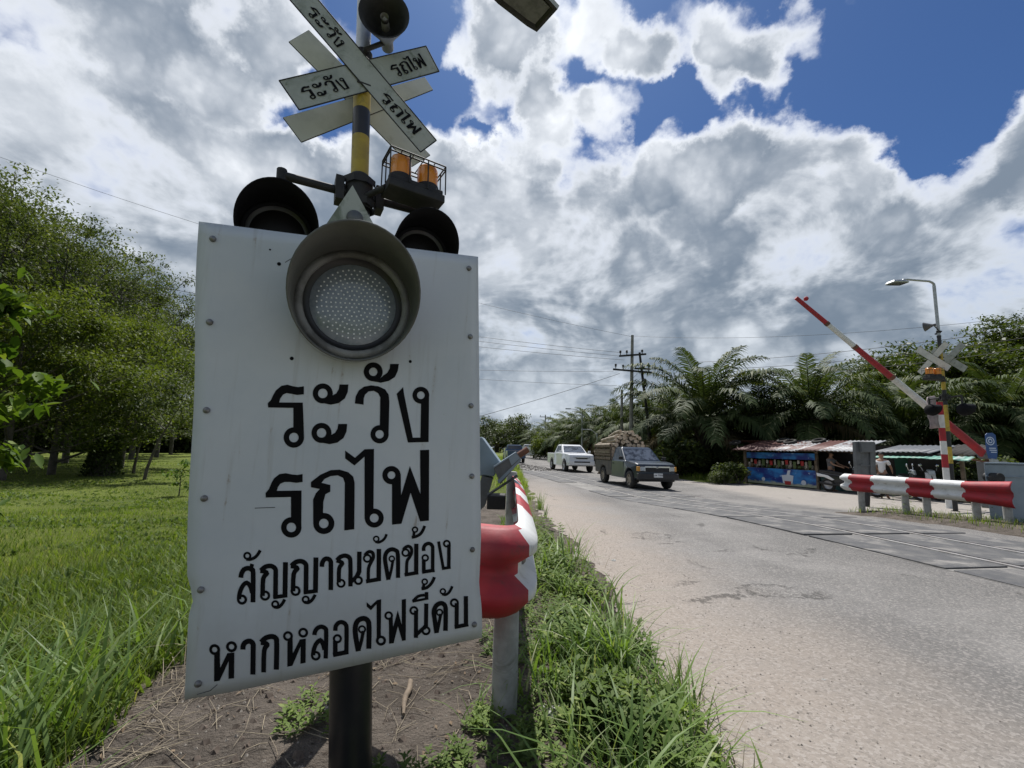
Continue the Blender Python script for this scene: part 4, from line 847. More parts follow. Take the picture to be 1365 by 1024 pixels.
def pickup(label, D, paint, loc, yaw, group=None):
    root = thing('pickup_truck', (0, 0, 0), label, 'pickup truck', group)
    w_, wr, fa, ra = D['w'], D['wr'], D['fa'], D['ra']; sill = .36; nx, hf, cx, cz, cr = D['nose'], D['hood'], D['cowl'][0], D['cowl'][1], D['cabr']
    ar = wr+.075
    tp = lambda x, z: 1-.10*max(0, (x-fa)/(nx-fa))**2-.05*max(0, (z-.85)/.3)
    ol = [(cr, sill)]+[(fa-ar-.03, sill)]+arc(fa, wr+.03, ar, 180, 0, 10)+[(fa+ar+.04, sill+.06), (nx-.06, sill+.06), (nx, sill+.22), (nx-.01, hf-.16), (nx-.07, hf-.03), (nx-.25, hf+.02), (fa, (hf+cz)/2+.035), (cx, cz), (cr, cz)]
    b = MB(); slab(b, ol, w_, 0, .04, taper=tp)
    b.box(((fa+ra)/2, 0, .46), (fa-ra+.6, w_*1.5, .18), None, 1); b.build('body', [paint, K['blackdull']], root, local=True)
    bt = D['bedtop']; tl = D['tail']; bx = cr-.04
    ol = [(tl, sill+.10), (ra-ar-.03, sill+.08)]+arc(ra, wr+.03, ar, 180, 0, 10)+[(ra+ar+.03, sill+.02), (bx, sill+.02), (bx, bt), (tl, bt)]
    b = MB(); slab(b, ol, w_*.985, 0, .035); b.box(((tl+bx)/2, 0, bt+.004), (bx-tl-.1, w_*1.8, .01), None, 1); b.build('cargo_bed', [D.get('bedpaint', paint), K['blackdull']], root, local=True)
    # cab shell: lower belt ring to roof ring
    rf, rr, rz, wt = D['rf'], D['rr'], D['rz'], D['wt']; z0 = cz-.02; wb = w_*.955
    ring = lambda xa, xb, yy, z: [Vector((xa, -yy, z)), Vector((xb, -yy*.97, z)), Vector((xb, yy*.97, z)), Vector((xa, yy, z))]
    B0, T0 = ring(cr, cx, wb, z0), ring(rr, rf, wt, rz-.06); T1 = ring(rr+.06, rf-.10, wt-.07, rz); b = MB()
    for q0, q1 in ((B0, T0), (T0, T1)): b.add(q0+q1, [(i, (i+1) % 4, 4+(i+1) % 4, 4+i) for i in range(4)])
    b.add(T1, [(0, 1, 2, 3)]); b.build('cab', paint, root, bevel=.03, local=True)
    def pane(i, j, u0, u1, v0, v1, name, off=.006, m_=None, split=None):
        a, b_, c, d = B0[i], B0[j], T0[j], T0[i]; nr = (b_-a).cross(d-a).normalized()
        if nr.dot((a+b_)/2-Vector(((cr+cx)/2, 0, z0))) < 0: nr = -nr
        f = lambda u, v: a.lerp(b_, u).lerp(d.lerp(c, u), v)+nr*off
        q = MB(); q.add([f(u0, v0), f(u1, v0), f(u1, v1), f(u0, v1)], [(0, 1, 2, 3)]); return q.build(name, m_ or K['glass'], root, local=True)
    pane(1, 2, .05, .95, .10, .93, 'windscreen', .006, K['screen']); pane(3, 0, .08, .92, .30, .92, 'rear_window')
    for (i, j) in ((0, 1), (3, 2)):
        for u0, u1 in D['sidewin']: pane(i, j, u0, u1, .16, .93, 'side_window')
    for s in (-1, 1):
        xd0, xd1 = D['door']
        q = MB(); y = s*(w_-.004); q.prism([(xd0, y-s*.008, sill+.06), (xd1, y-s*.008, sill+.06), (xd1, y*.985, cz-.03), (xd0, y*.985, cz-.03)], (0, s*.012, 0)); dr = q.build('door', paint, root, bevel=.006, local=True)
        q = MB(); q.box((xd0+.12, s*(w_+.006), cz-.14), (.16, .03, .035)); q.build('handle', D['trim'], dr, local=True)
        q = MB(); q.box((cx-.06, s*(w_+.09), cz+.10), (.07, .17, .13)); q.box((cx-.02, s*(w_-.0), cz+.06), (.05, .10, .04)); q.build('wing_mirror', D['mirror'], root, bevel=.015, local=True)
    D['front'](root, nx, hf, w_, paint)
    for x in (fa, ra):
        for s in (-1, 1): wheel(root, x, s*(w_-.10), wr, D['tw'], D['rim'])
    root.location = loc; root.rotation_euler = (0, 0, yaw); return root
def text_on(root, body, size, M4, m_, name='plate_text', font=None):
    c = bpy.data.curves.new(name, 'FONT'); c.body = body; c.size = size; c.align_x = 'CENTER'; c.align_y = 'CENTER'; c.extrude = .0008
    t_ = bpy.data.objects.new(name, c); COL.objects.link(t_); me = bpy.data.meshes.new_from_object(t_.evaluated_get(bpy.context.evaluated_depsgraph_get())); bpy.data.objects.remove(t_); bpy.data.curves.remove(c); c = me; c.materials.clear()
    o = bpy.data.objects.new(name, c); COL.objects.link(o); o.parent = root; o.matrix_local = M4; c.materials.append(m_); KIDS.setdefault(root.name, []).append(o); ORG[o.name] = ORG[root.name]
    return o
K['darkblue'] = mat('faded_dark_blue_paint', (.014, .026, .042), .3, (.024, .036, .052), 3, grime=(.06, .06, .055), gscale=4, glo=.56, ghi=.78, coat=.4)
K['pwhite'] = mat('white_car_paint', (.72, .73, .74), .25, coat=.6); K['headlamp'] = mat('headlamp', (.45, .48, .50), .12, metal=.3)
K['indicator'] = mat('indicator', (.60, .28, .04), .3); K['plate'] = mat('number_plate', (.75, .76, .76), .5); K['rimsteel'] = mat('steel_rim', (.30, .26, .20), .6, (.20, .17, .13), 12); K['rimalloy'] = mat('alloy_rim', (.5, .5, .52), .3, metal=.7)
K['dirtybed'] = mat('dirty_bed_paint', (.07, .07, .065), .7, (.12, .105, .085), 5, grime=(.16, .13, .10), gscale=4)
FX = Matrix(((0, 0, 1), (1, 0, 0), (0, 1, 0))).to_4x4()            # text plane facing +x
def old_front(root, nx, hf, w_, paint):
    q = MB(); q.prism([(nx+.005, -.70, hf-.30), (nx+.005, .70, hf-.30), (nx-.02, .70, hf-.10), (nx-.02, -.70, hf-.10)], (.02, 0, 0)); g = q.build('grille', K['blackdull'], root, local=True)
    q = MB(); q.box((nx+.02, .27, hf-.125), (.03, .46, .05)); q.box((nx+.02, -.27, hf-.125), (.03, .46, .05)); q.box((nx+.018, .5, hf-.2), (.02, .03, .16)); q.box((nx+.018, -.5, hf-.2), (.02, .03, .16)); q.build('chrome_bar', K['chrome'], g, local=True)
    q = MB(); q.lathe([(.042, 0), (.028, .004)], (nx+.026, 0, hf-.14), (1, 0, 0), 20); q.box((nx+.03, 0, hf-.14), (.004, .05, .012)); q.build('badge', K['chrome'], g, local=True)
    for s in (-1, 1):
        q = MB(); q.box((nx+.005, s*.60, hf-.2), (.05, .19, .15)); q.build('headlight', K['headlamp'], root, bevel=.01, local=True)
        q = MB(); q.box((nx-.05, s*.735, hf-.2), (.16, .09, .17)); q.build('indicator', K['indicator'], root, bevel=.012, local=True)
    q = MB(); q.box((nx+.05, 0, .50), (.16, w_*1.96, .23)); q.box((nx-.04, 0, .36), (.1, w_*1.7, .10)); bp = q.build('bumper', K['darkplastic'], root, bevel=.025, local=True)
    q = MB(); q.box((nx+.135, -.02, .55), (.012, .36, .15)); pl = q.build('number_plate', K['plate'], root, bevel=.004, local=True)
    text_on(pl, 'นพ 7006', .10, Matrix.Translation((nx+.143, -.02, .555)) @ FX, K['letter'])
def new_front(root, nx, hf, w_, paint):
    q = MB(); q.prism([(nx-.01, -.36, hf-.27), (nx-.01, .36, hf-.27), (nx-.03, .44, hf-.15), (nx-.03, -.44, hf-.15)], (.03, 0, 0)); g = q.build('grille', K['blackdull'], root, local=True)
    q = MB(); q.box((nx+.015, 0, hf-.17), (.03, .74, .03)); q.build('chrome_bar', K['chrome'], g, local=True)
    for s in (-1, 1):
        q = MB(); q.prism([(nx-.02, s*.38, hf-.24), (nx-.10, s*.80, hf-.16), (nx-.16, s*.84, hf-.04), (nx-.06, s*.42, hf-.14)], (.06, 0, 0)); q.build('headlight', K['headlamp'], root, bevel=.006, local=True)
        q = MB(); q.lathe([(.05, 0), (.04, .02), (.0, .02)], (nx+.03, s*.46, hf-.19), (1, s*.2, 0), 14); q.build('headlight_lens', K['headlamp'], root, local=True)
        q = MB(); q.lathe([(.06, 0), (.05, .012), (.0, .012)], (nx+.01, s*.70, .55), (1, s*.3, 0), 14); q.build('fog_lamp', K['darkplastic'], root, local=True)
    q = MB(); q.box((nx+.03, 0, .60), (.12, w_*1.84, .30)); q.build('bumper', paint, root, bevel=.05, local=True)
    q = MB(); q.box((nx+.075, 0, .66), (.04, 1.05, .09)); q.build('air_intake', K['blackdull'], root, bevel=.01, local=True)
    q = MB(); q.box((nx+.10, 0, .53), (.012, .36, .12)); q.build('number_plate', K['plate'], root, local=True)
def heading(r, f): v = f-r; return math.atan2(v.y, v.x)
R_, F_ = GS(806.5, 645), GS(839, 651.5)
OLD = dict(w=.835, wr=.34, fa=1.40, ra=-1.42, nose=2.08, hood=.98, cowl=(.92, 1.05), cabr=-.42, bedtop=1.02, tail=-2.42, rf=.30, rr=-.30, rz=1.60, wt=.68, sidewin=[(.20, .60), (.64, .86)], door=(-.33, .86), tw=.21, rim=K['rimsteel'], mirror=K['blackdull'], trim=K['blackdull'], front=old_front, bedpaint=K['dirtybed'])
yd = heading(R_, F_) - rad(3)
Rv = Matrix.Rotation(yd, 3, 'Z')
dloc = F_ - Rv @ Vector((1.40, -.835+.02, 0)); dloc.z = float(base(dloc.y-.5))+.012
dt = pickup('dark blue old pickup loaded high with cut logs, crossing the rails', OLD, K['darkblue'], dloc, yd)
R2, F2 = GS(737, 625.3), GS(752, 629)
NEW = dict(w=.92, wr=.37, fa=1.50, ra=-1.55, nose=2.35, hood=1.12, cowl=(1.02, 1.20), cabr=-.95, bedtop=1.16, tail=-2.75, rf=.28, rr=-.72, rz=1.76, wt=.70, sidewin=[(.14, .44), (.48, .80)], door=(-.30, .95), tw=.25, rim=K['rimalloy'], mirror=K['pwhite'], trim=K['chrome'], front=new_front)
yw = heading(R2, F2)+rad(4); Rw = Matrix.Rotation(yw, 3, 'Z'); wl = F2 - Rw @ Vector((1.5, -.9, 0)); wl.z = float(base(wl.y))+.006
pickup('white modern pickup following the log truck along the road', NEW, K['pwhite'], wl, yw)
K['fblue'] = mat('far_blue_paint', (.03, .07, .14), .3, coat=.4)
B3 = GS(679, 617)
pickup('blue pickup far up the road, half hidden behind the barrier machine', dict(NEW, mirror=K['fblue']), K['fblue'], (B3.x+.4, B3.y+3, float(base(B3.y))+.006), rad(96))
B4 = GS(694, 611.5)
pickup('small pale van-like truck farthest up the road by the palms', dict(NEW, rz=2.0, bedtop=1.7), K['pwhite'], (B4.x+1.3, B4.y+6, float(base(B4.y))+.006), rad(88))

# the log rack and its load (the logs lie across the bed lengthways, sawn ends to the front)
def LP(x, y, z): return dloc + Rv @ Vector((x, y, z))
rk = thing('log_rack', dloc, 'weathered wooden slat rack around the log load on the dark pickup', 'rack')
q = MB()
for s in (-1, 1):
    for z in (1.08, 1.25, 1.44, 1.62):
        q.box(LP(-1.48, s*.84, z), (1.96, .035, .085), Rv)
q.build('side_rail', K['wood'], rk)
for s in (-1, 1):
    for x in (-2.42, -1.8, -1.15, -.55):
        q = MB(); q.box(LP(x, s*.80, 1.34), (.05, .05, .74), Rv); q.build('upright', K['wood'], rk)
K['logside'] = mat('log_bark', (.36, .31, .245), .9, (.20, .17, .13), 8); K['logend'] = mat('log_end', (.74, .58, .43), .85, (.56, .40, .27), 14)
random.seed(11); spots = []
for row in range(9):
    z = 1.09+.146*row; half = .76-.105*max(0, row-4)-.02*max(0, row-6)
    y = -half+(.085 if row % 2 else 0)
    while y < half: spots.append((y+random.uniform(-.02, .02), z+random.uniform(-.02, .02), row)); y += random.uniform(.155, .20)
for i, (y, z, row) in enumerate(spots):
    r = random.uniform(.062, .102); x0 = -.52+random.uniform(-.16, .10) if row >= 3 else -.56; z += random.uniform(-.03, .05) if row > 4 else 0; x1 = -2.5-random.uniform(-.05, .18); q = MB()
    if row > 5: x1 = -2.0+.16*(row-6)-random.uniform(0, .4)
    tip_ = -.16*(row > 4)-random.uniform(0, .04)
    q.tube([LP(x0, y, z), LP((x0+x1)/2, y+random.uniform(-.02, .02), z+tip_*.3), LP(x1, y+random.uniform(-.14, .14)*(row > 4), z+tip_+random.uniform(-.06, .06)*(row > 4))], [r, r*1.03, r*.95], 9, 0, False); q.disc(LP(x0, y, z)+Rv @ Vector((.001, 0, 0)), Rv @ Vector((1, 0, 0)), r, 9, 1); q.disc(LP(x1, y, z+tip_), Rv @ Vector((-1, 0, 0)), r, 9, 1)
    top = row >= 6
    tag(q.build('log', [K['logside'], K['logend']]), 'sawn log near the top of the heap on the dark pickup' if top else 'sawn log lower in the heap loaded on the dark pickup', 'log', 'upper logs on the pickup' if top else 'lower logs on the pickup')
for s, dx in ((1, 0), (-1, .3)):
    q = MB(); q.prism([LP(-2.45+dx*.1, s*.62, .50), LP(-2.45, s*.62, .34), LP(-2.75, s*.62, .30)], Rv @ Vector((0, .34, 0))); q.build('mud_flap', K['wood'], rk)

# ------------------------------------------------------------------ scooters
def scooter(label, paint, loc, yaw):
    r = thing('motor_scooter', (0, 0, 0), label, 'scooter', 'scooters parked at the stalls')
    for x in (.62, -.62):
        q = MB(); q.lathe([(.18, .045), (.25, .05), (.275, .02), (.275, -.02), (.25, -.05), (.18, -.045)], (x, 0, .275), (0, 1, 0), 24); wv = q.build('wheel', K['tyre'], r, local=True)
        q = MB(); q.lathe([(.18, .04), (.17, .01), (.05, .03), (.0, .03)], (x, 0, .275), (0, 1, 0), 18); q.lathe([(.18, .04), (.17, .01), (.05, .03), (.0, .03)], (x, 0, .275), (0, -1, 0), 18); q.build('rim', K['rimalloy'], wv, local=True)
    q = MB(); slab(q, [(-.86, .62), (-.95, .72), (-.90, .80), (-.55, .74), (-.1, .70), (.08, .34), (.12, .28), (-.30, .30), (-.40, .50)], .13, 0, .03); slab(q, [(.02, .26), (.34, .26), (.40, .36), (.02, .34)], .13, 0, .02); slab(q, [(.34, .28), (.52, .55), (.46, .92), (.36, .96), (.38, .6), (.28, .36)], .15, 0, .03); q.build('body', paint, r, local=True)
    q = MB(); slab(q, [(.36, .56), (.75, .58), (.86, .44), (.80, .46), (.62, .56), (.48, .50)], .06, 0, .015); q.build('front_mudguard', paint, r, local=True)
    q = MB(); slab(q, [(-.92, .79), (-.88, .86), (-.5, .84), (-.15, .80), (-.05, .74), (-.1, .70), (-.55, .74)], .13, 0, .03); q.build('seat', K['blackdull'], r, local=True)
    q = MB(); q.tube([(.62, .0, .28), (.42, 0, .92)], .03, 10); q.tube([(.38, -.32, 1.02), (.42, -.1, .98), (.42, .1, .98), (.38, .32, 1.02)], .016, 8); q.build('handlebar', K['blackdull'], r, local=True)
    q = MB(); slab(q, [(.34, .92), (.52, .88), (.50, 1.02), (.40, 1.06)], .11, 0, .02); q.build('headlight', K['headlamp'], r, local=True)
    for s in (-1, 1):
        q = MB(); q.tube([(.40, s*.22, 1.02), (.38, s*.28, 1.16)], .008, 6); q.lathe([(.0, -.012), (.055, -.01), (.055, .01), (0, .012)], (.38, s*.29, 1.20), (1, 0, 0), 14); q.build('mirror', K['chrome'], r, local=True)
    q = MB(); q.box((-.93, 0, .70), (.05, .16, .09)); q.build('tail_light', K['red'], r, local=True)
    q = MB(); slab(q, [(-.98, .60), (-1.0, .74), (-.55, .66), (-.30, .50), (-.42, .46), (-.7, .58)], .145, 0, .02); q.build('side_panel', K['pwhite'], r, local=True)
    q = MB(); q.tube([(-.1, -.14, .30), (-.5, -.17, .30), (-.85, -.18, .36)], [.03, .05, .055], 10); q.tube([(.05, .1, .3), (.0, .24, .02)], .012, 6); q.build('exhaust', K['blackdull'], r, local=True)
    r.location = loc; r.rotation_euler = (0, 0, yaw); return r
K['scootblack'] = mat('scooter_black', (.014, .015, .018), .25, coat=.6); K['scootwhite'] = mat('scooter_white', (.62, .64, .66), .3, coat=.5)

# ------------------------------------------------------------------ people
def skin_obj(name, joints, edges, m_, parent, sub=2, root_i=0):
    me = bpy.data.meshes.new(name); me.from_pydata([Vector(j[:3]) for j in joints], edges, []); o = link(name, me, parent); md = o.modifiers.new('skin', 'SKIN'); md.use_smooth_shade = True
    for i, j in enumerate(joints):
        sv = me.skin_vertices[0].data[i]; sv.radius = (j[3], j[4] if len(j) > 4 else j[3]); sv.use_root = (i == root_i)
    s = o.modifiers.new('sub', 'SUBSURF'); s.levels = sub; s.render_levels = sub; me.materials.append(m_); return o
def person(label, loc, yaw, shirt, trousers, reach=0.0, height=1.66):
    """standing figure, x forward; reach lifts the arms forward"""
    r = thing('person', (0, 0, 0), label, 'person'); k = height/1.70
    J = [(0, 0, .95, .135, .10), (0, 0, 1.12, .12, .09), (.0, 0, 1.30, .145, .095), (.0, 0, 1.42, .09, .07), (.01, 0, 1.48, .052), (.03, 0, 1.58, .078, .085), (.03, 0, 1.66, .070, .078)]
    E = [(0, 1), (1, 2), (2, 3), (3, 4), (4, 5), (5, 6)]
    def ad(p, *js):
        for j in js: J.append(j); E.append((p, len(J)-1)); p = len(J)-1
        return p
    hands = []
    for s in (-1, 1):
        ad(0, (0, s*.095, .88, .085), (.02, s*.10, .50, .058), (-.01, s*.10, .10, .040), (.02, s*.10, .045, .038), (.16, s*.115, .03, .030))
        a = reach; el = Vector((.10+.12*a, s*.235, 1.14+.02*a)); hd = Vector((.18+.30*a, s*(.22-.02*a), .92+.16*a)); d = (hd-el).normalized()
        wr = ad(3, (0, s*.17, 1.39, .055), (*el, .040), (*hd, .026), (*(hd+d*.07), .028, .016))
        for f in range(4): o_ = hd+d*.08+Vector((0, 0, .022-.014*f)); ad(wr, (*(o_+d*.045), .009), (*(o_+d*(.075-.006*abs(f-1))+Vector((.006, -s*.014, -.006))), .008))
        ad(wr-1, (*(hd+d*.045+Vector((.02, -s*.03, .02))), .010), (*(hd+d*.085+Vector((.025, -s*.035, .018))), .009))
    J = [(j[0]*k, j[1]*k, j[2]*k, *[q*k for q in j[3:]]) for j in J]
    bd = skin_obj('body', J, E, K['skin'], r)
    sh = [(0, 0, .90, .155, .12), (0, 0, 1.12, .148, .115), (0, 0, 1.30, .168, .118), (0, 0, 1.41, .115, .09)]; se = [(0, 1), (1, 2), (2, 3)]
    for s in (-1, 1): a = reach; sh += [(0, s*.175, 1.385, .075), (.06+.06*a, s*.215, 1.24, .070)]; n = len(sh); se += [(3, n-2), (n-2, n-1)]
    skin_obj('shirt', [(j[0]*k, j[1]*k, j[2]*k, *[q*k for q in j[3:]]) for j in sh], se, shirt, r)
    tr = [(0, 0, .94, .15, .118)]; te = []
    for s in (-1, 1): tr += [(0, s*.098, .84, .108), (.02, s*.10, .50, .085), (0, s*.10, .12, .070)]; n = len(tr); te += [(0, n-3), (n-3, n-2), (n-2, n-1)]
    skin_obj('trousers', [(j[0]*k, j[1]*k, j[2]*k, *[q*k for q in j[3:]]) for j in tr], te, trousers, r)
    skin_obj('hair', [(-.012*k, 0, 1.63*k, .090*k, .088*k), (.0, 0, 1.70*k, .075*k, .075*k)], [(0, 1)], K['hair'], r)
    f = MB()
    for s in (-1, 1): f.lathe([(.011, 0), (.0, .006)], (.107*k, s*.032*k, 1.60*k), (1, 0, 0), 8, 1); f.lathe([(.02, -.012), (.026, .0), (.018, .012)], (.02*k, s*.083*k, 1.585*k), (0, s, .1), 10)
    f.tube([(.105*k, 0, 1.60*k), (.128*k, 0, 1.57*k), (.108*k, 0, 1.56*k)], [.009, .014, .008], 8); f.box((.104*k, 0, 1.532*k), (.012, .045, .009), None, 1); f.build('face', [K['skin'], K['hair']], bd, local=True)
    r.location = loc; r.rotation_euler = (0, 0, yaw); return r
K['shirtgrey'] = mat('grey_shirt', (.16, .155, .16), .9, (.12, .12, .125), 12); K['shirtwhite'] = mat('white_shirt', (.68, .69, .70), .9, (.6, .6, .62), 9); K['trous'] = mat('dark_trousers', (.03, .032, .045), .9)

# ------------------------------------------------------------------ the roadside stalls
s0, s1 = GS(995, 644), GS(1150, 658); s0.z = s1.z = -.25
u = (s1-s0).normalized(); vN = Vector((-u.y, u.x, 0)); vN = vN if vN.y > 0 else -vN; up_ = Vector((0, 0, 1))
SC = lambda px: ( (AT(px, 640, 1)-CAMP).x )     # slope x/y of a pixel column near the horizon
def along(px, off=0.0):
    """point on the stall front line seen at pixel column px"""
    m_ = SC(px); o = s0+vN*off; t = (m_*o.y-o.x)/(u.x-m_*u.y); return o+u*t
def zat(px, py, off=0.0): q = along(px, off); return AT(px, py, q.y).z
st = thing('market_stall', s0, 'open wooden roadside stall with rusty tin roof and blue printed front banner', 'stall')
def post(px, z1, off=0.0, r=.06, root=st):
    q = along(px, off); m_ = MB(); m_.box((q.x, q.y, (q.z-.1+z1)/2), (r*2, r*2, z1-q.z+.1), Matrix.Rotation(math.atan2(u.y, u.x), 3, 'Z')); m_.build('post', K['wood'], root)
ze = zat(1040, 601); zr = zat(1040, 588, 1.6)
for px in (995, 1090): post(px, ze+.05)
for px in (1000, 1090, 1150): post(px, zr-.1, 3.0)
def roof_mat(name, a, b, c, sc=2.2, stripes=7.0):
    m = bpy.data.materials.new(name); m.use_nodes = True; k = NT(m.node_tree); P = k.n('ShaderNodeTexCoord').outputs['Object']
    t = k.vm('DOT_PRODUCT', P, tuple(u)); sheet = k.n('ShaderNodeTexWhiteNoise', {'W': k.m('FLOOR', k.m('MULTIPLY', t, 1.25))}, noise_dimensions='1D').outputs[0]
    n = k.noise(P, sc, 8, .7); f = k.ss(k.m('ADD', k.m('ADD', n, k.m('MULTIPLY', k.m('SUBTRACT', sheet, .5), .45)), k.ss(t, .8, 5.0, -.26, .06)), .42, .58)
    cl = k.mix(f, a, b); cl = k.mix(k.ss(k.noise(P, 11, 6, .7), .56, .7), cl, c)
    bs_ = k.n('ShaderNodeBsdfPrincipled', {'Base Color': cl, 'Roughness': .6, 'Metallic': .15}); k.n('ShaderNodeOutputMaterial', {0: bs_.outputs[0]}); return m
K['tin'] = roof_mat('rusty_tin', (.10, .038, .030), (.34, .35, .355), (.10, .045, .03)); K['tin2'] = roof_mat('grey_tin', (.13, .14, .15), (.17, .18, .19), (.10, .10, .10)); K['tin3'] = roof_mat('striped_awning', (.10, .26, .20), (.40, .44, .42), (.26, .08, .08))
def tin(px0, px1, zf, zb, of0, of1, m_, root, name='roof', amp=.022, step=.045):
    a, b_ = along(px0, of0), along(px1, of0); L = (b_-a).length; n = int(L/step); vs = []; rng = random.Random(int(px0))
    sag = [rng.uniform(-.03, .03) for _ in range(n+2)]
    for i in range(n+1):
        p = a.lerp(b_, i/n); p2 = p+vN*(of1-of0); d_ = amp*math.sin(i*1.75); e = sag[int(i/18)]
        vs += [Vector((p.x, p.y, zf+d_+e))-vN*e*2, Vector((p2.x, p2.y, zb+d_))]
    q = MB(); q.add(vs, [(2*i, 2*i+2, 2*i+3, 2*i+1) for i in range(n)], 0, True); return q.build(name, m_, root, solid=.008)
tin(977, 1143, ze, zr, -.75, 1.6, K['tin'], st); tin(979, 1140, zr-.45, zr+.02, 3.4, 1.55, K['tin'], st)
q = MB()
for px in (985, 1040, 1090, 1138): q.tube([along(px, -.5)+up_*(ze-.0+.25-.05), along(px, 1.5)+up_*(zr+.25-.06)], .03, 6)
q.tube([along(980, -.1)+up_*(ze+.25+.02), along(1142, -.1)+up_*(ze+.25+.02)], .035, 8); q.build('roof_beam', K['wood'], st)
def banner_mat():
    m = bpy.data.materials.new('printed_banner'); m.use_nodes = True; k = NT(m.node_tree); P = k.n('ShaderNodeTexCoord').outputs['Object']; z = k.n('ShaderNodeSeparateXYZ', {0: P}).outputs[2]
    t = k.vm('DOT_PRODUCT', P, tuple(u)); v = k.n('ShaderNodeCombineXYZ', {0: t, 1: k.m('MULTIPLY', z, 1.5), 2: 0.0}).outputs[0]
    n = k.noise(v, 1.3, 3, .5); c = k.mix(k.ss(n, .38, .62), (.015, .03, .20), (.03, .22, .55)); c = k.mix(k.ss(k.noise(v, 4.5, 7, .65), .60, .72), c, (.45, .60, .78))
    c = k.mix(k.ss(k.m('ADD', z, k.m('MULTIPLY', k.noise(v, 5, 4, .6), .35)), .40, .28), c, (.40, .42, .30)); c = k.mix(k.ss(k.m('ADD', z, k.m('MULTIPLY', n, .1)), .13, .07), c, (.06, .16, .10))
    b = k.n('ShaderNodeBsdfPrincipled', {'Base Color': c, 'Roughness': .5}); k.n('ShaderNodeOutputMaterial', {0: b.outputs[0]}); return m
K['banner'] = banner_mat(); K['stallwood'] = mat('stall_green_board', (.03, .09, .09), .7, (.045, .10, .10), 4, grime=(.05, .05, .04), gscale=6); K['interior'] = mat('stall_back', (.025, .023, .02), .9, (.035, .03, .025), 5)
zc0, zc1 = zat(1040, 646)-.02, zat(1040, 625); zc0 = max(zc0, -.22)
q = MB(); a, b_ = along(997, -.06), along(1088, -.06); q.quad(Vector((a.x, a.y, zc0)), Vector((b_.x, b_.y, zc0)), Vector((b_.x, b_.y, zc1)), Vector((a.x, a.y, zc1))); bn = q.build('front_banner', K['banner'], st, solid=.01)
c_ = along(1050, -.075); K['cupwhite'] = mat('printed_cup_white', (.62, .66, .72), .5); K['cupred'] = mat('printed_cup_red', (.40, .03, .03), .5)
hB = zc1-zc0; q = MB(); q.add([c_+u*x+up_*(zc0+.25+hB*z) for x, z in ((-.28, .62), (-.22, .15), (.22, .15), (.28, .62), (.1, .66), (.16, .95), (.02, .93), (-.04, .66))], [tuple(range(8))]); q.add([c_-vN*.004+u*x+up_*(zc0+.25+hB*z) for x, z in ((-.16, .28), (-.13, .06), (.13, .06), (.16, .28))], [(0, 1, 2, 3)], 1); q.lathe([(.11, 0), (.0, .0)], c_+u*.72+up_*(zc0+.25+hB*.25), -vN, 16, 0); q.lathe([(.09, 0), (.0, .0)], c_-u*1.2+up_*(zc0+.25+hB*.3), -vN, 16, 0); q.build('printed_cup', [K['cupwhite'], K['cupred']], bn)
q = MB(); q.prism([along(997, 0)+up_*(zc1+.25-.05), along(1088, 0)+up_*(zc1+.25-.05), along(1088, .9)+up_*(zc1+.25-.05), along(997, .9)+up_*(zc1+.25-.05)], (0, 0, .05)); q.build('counter', K['wood'], st)
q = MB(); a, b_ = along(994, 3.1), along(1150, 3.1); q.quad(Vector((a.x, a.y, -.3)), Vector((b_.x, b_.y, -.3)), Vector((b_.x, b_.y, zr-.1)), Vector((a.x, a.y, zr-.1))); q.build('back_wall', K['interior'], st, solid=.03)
q = MB(); a, b_ = along(997, -.2), along(1088, -.2); zt_ = ze-.10; q.quad(Vector((a.x, a.y, zt_-.28)), Vector((b_.x, b_.y, zt_-.28)), Vector((b_.x, b_.y, zt_)), Vector((a.x, a.y, zt_))); q.build('top_banner', K['banner'], st, solid=.01)
q = MB(); a, b_ = along(1094, .1), along(1142, .1); q.prism([Vector((a.x, a.y, -.25)), Vector((b_.x, b_.y, -.25)), Vector((b_.x, b_.y, .45)), Vector((a.x, a.y, .45))], vN*.6); q.build('side_counter', K['stallwood'], st)
K['jarw'] = mat('goods_pale', (.45, .42, .36), .4); K['jarg'] = mat('goods_green', (.10, .14, .05), .6); K['jarb'] = mat('goods_brown', (.20, .12, .06), .5); K['bag'] = mat('goods_bag', (.33, .30, .26), .5)
random.seed(4)
for i in range(26):
    px = 1001+i*3.3; p = along(px, .2+.5*random.random()); p.z = zc1; kd = random.choice(['jar', 'jar', 'fruit', 'bag']); q = MB(); h = random.uniform(.16, .3)
    if kd == 'jar': q.lathe([(.0, 0), (.07, 0), (.075, h*.7), (.05, h*.82), (.055, h), (.0, h)], p, (0, 0, 1), 12)
    elif kd == 'fruit': q.lathe([(.0, 0), (.08, .03), (.11, .1), (.08, .18), (.0, .2)], p, (0, 0, 1), 12)
    else: q.lathe([(.0, 0), (.09, .02), (.10, .12), (.03, .2), (.05, .26), (.0, .26)], p, (0, 0, 1), 9)
    o = q.build(kd if kd != 'bag' else 'goods_bag', K[{'jar': 'jarw', 'fruit': 'jarg', 'bag': 'bag'}[kd]] if random.random() < .75 else K['jarb'])
    tag(o, {'jar': 'small jar standing on the counter of the blue fronted stall', 'fruit': 'round fruit lying on the counter of the blue fronted stall', 'bag': 'tied bag of goods on the counter of the blue fronted stall'}[kd], kd, 'stall goods, '+kd)
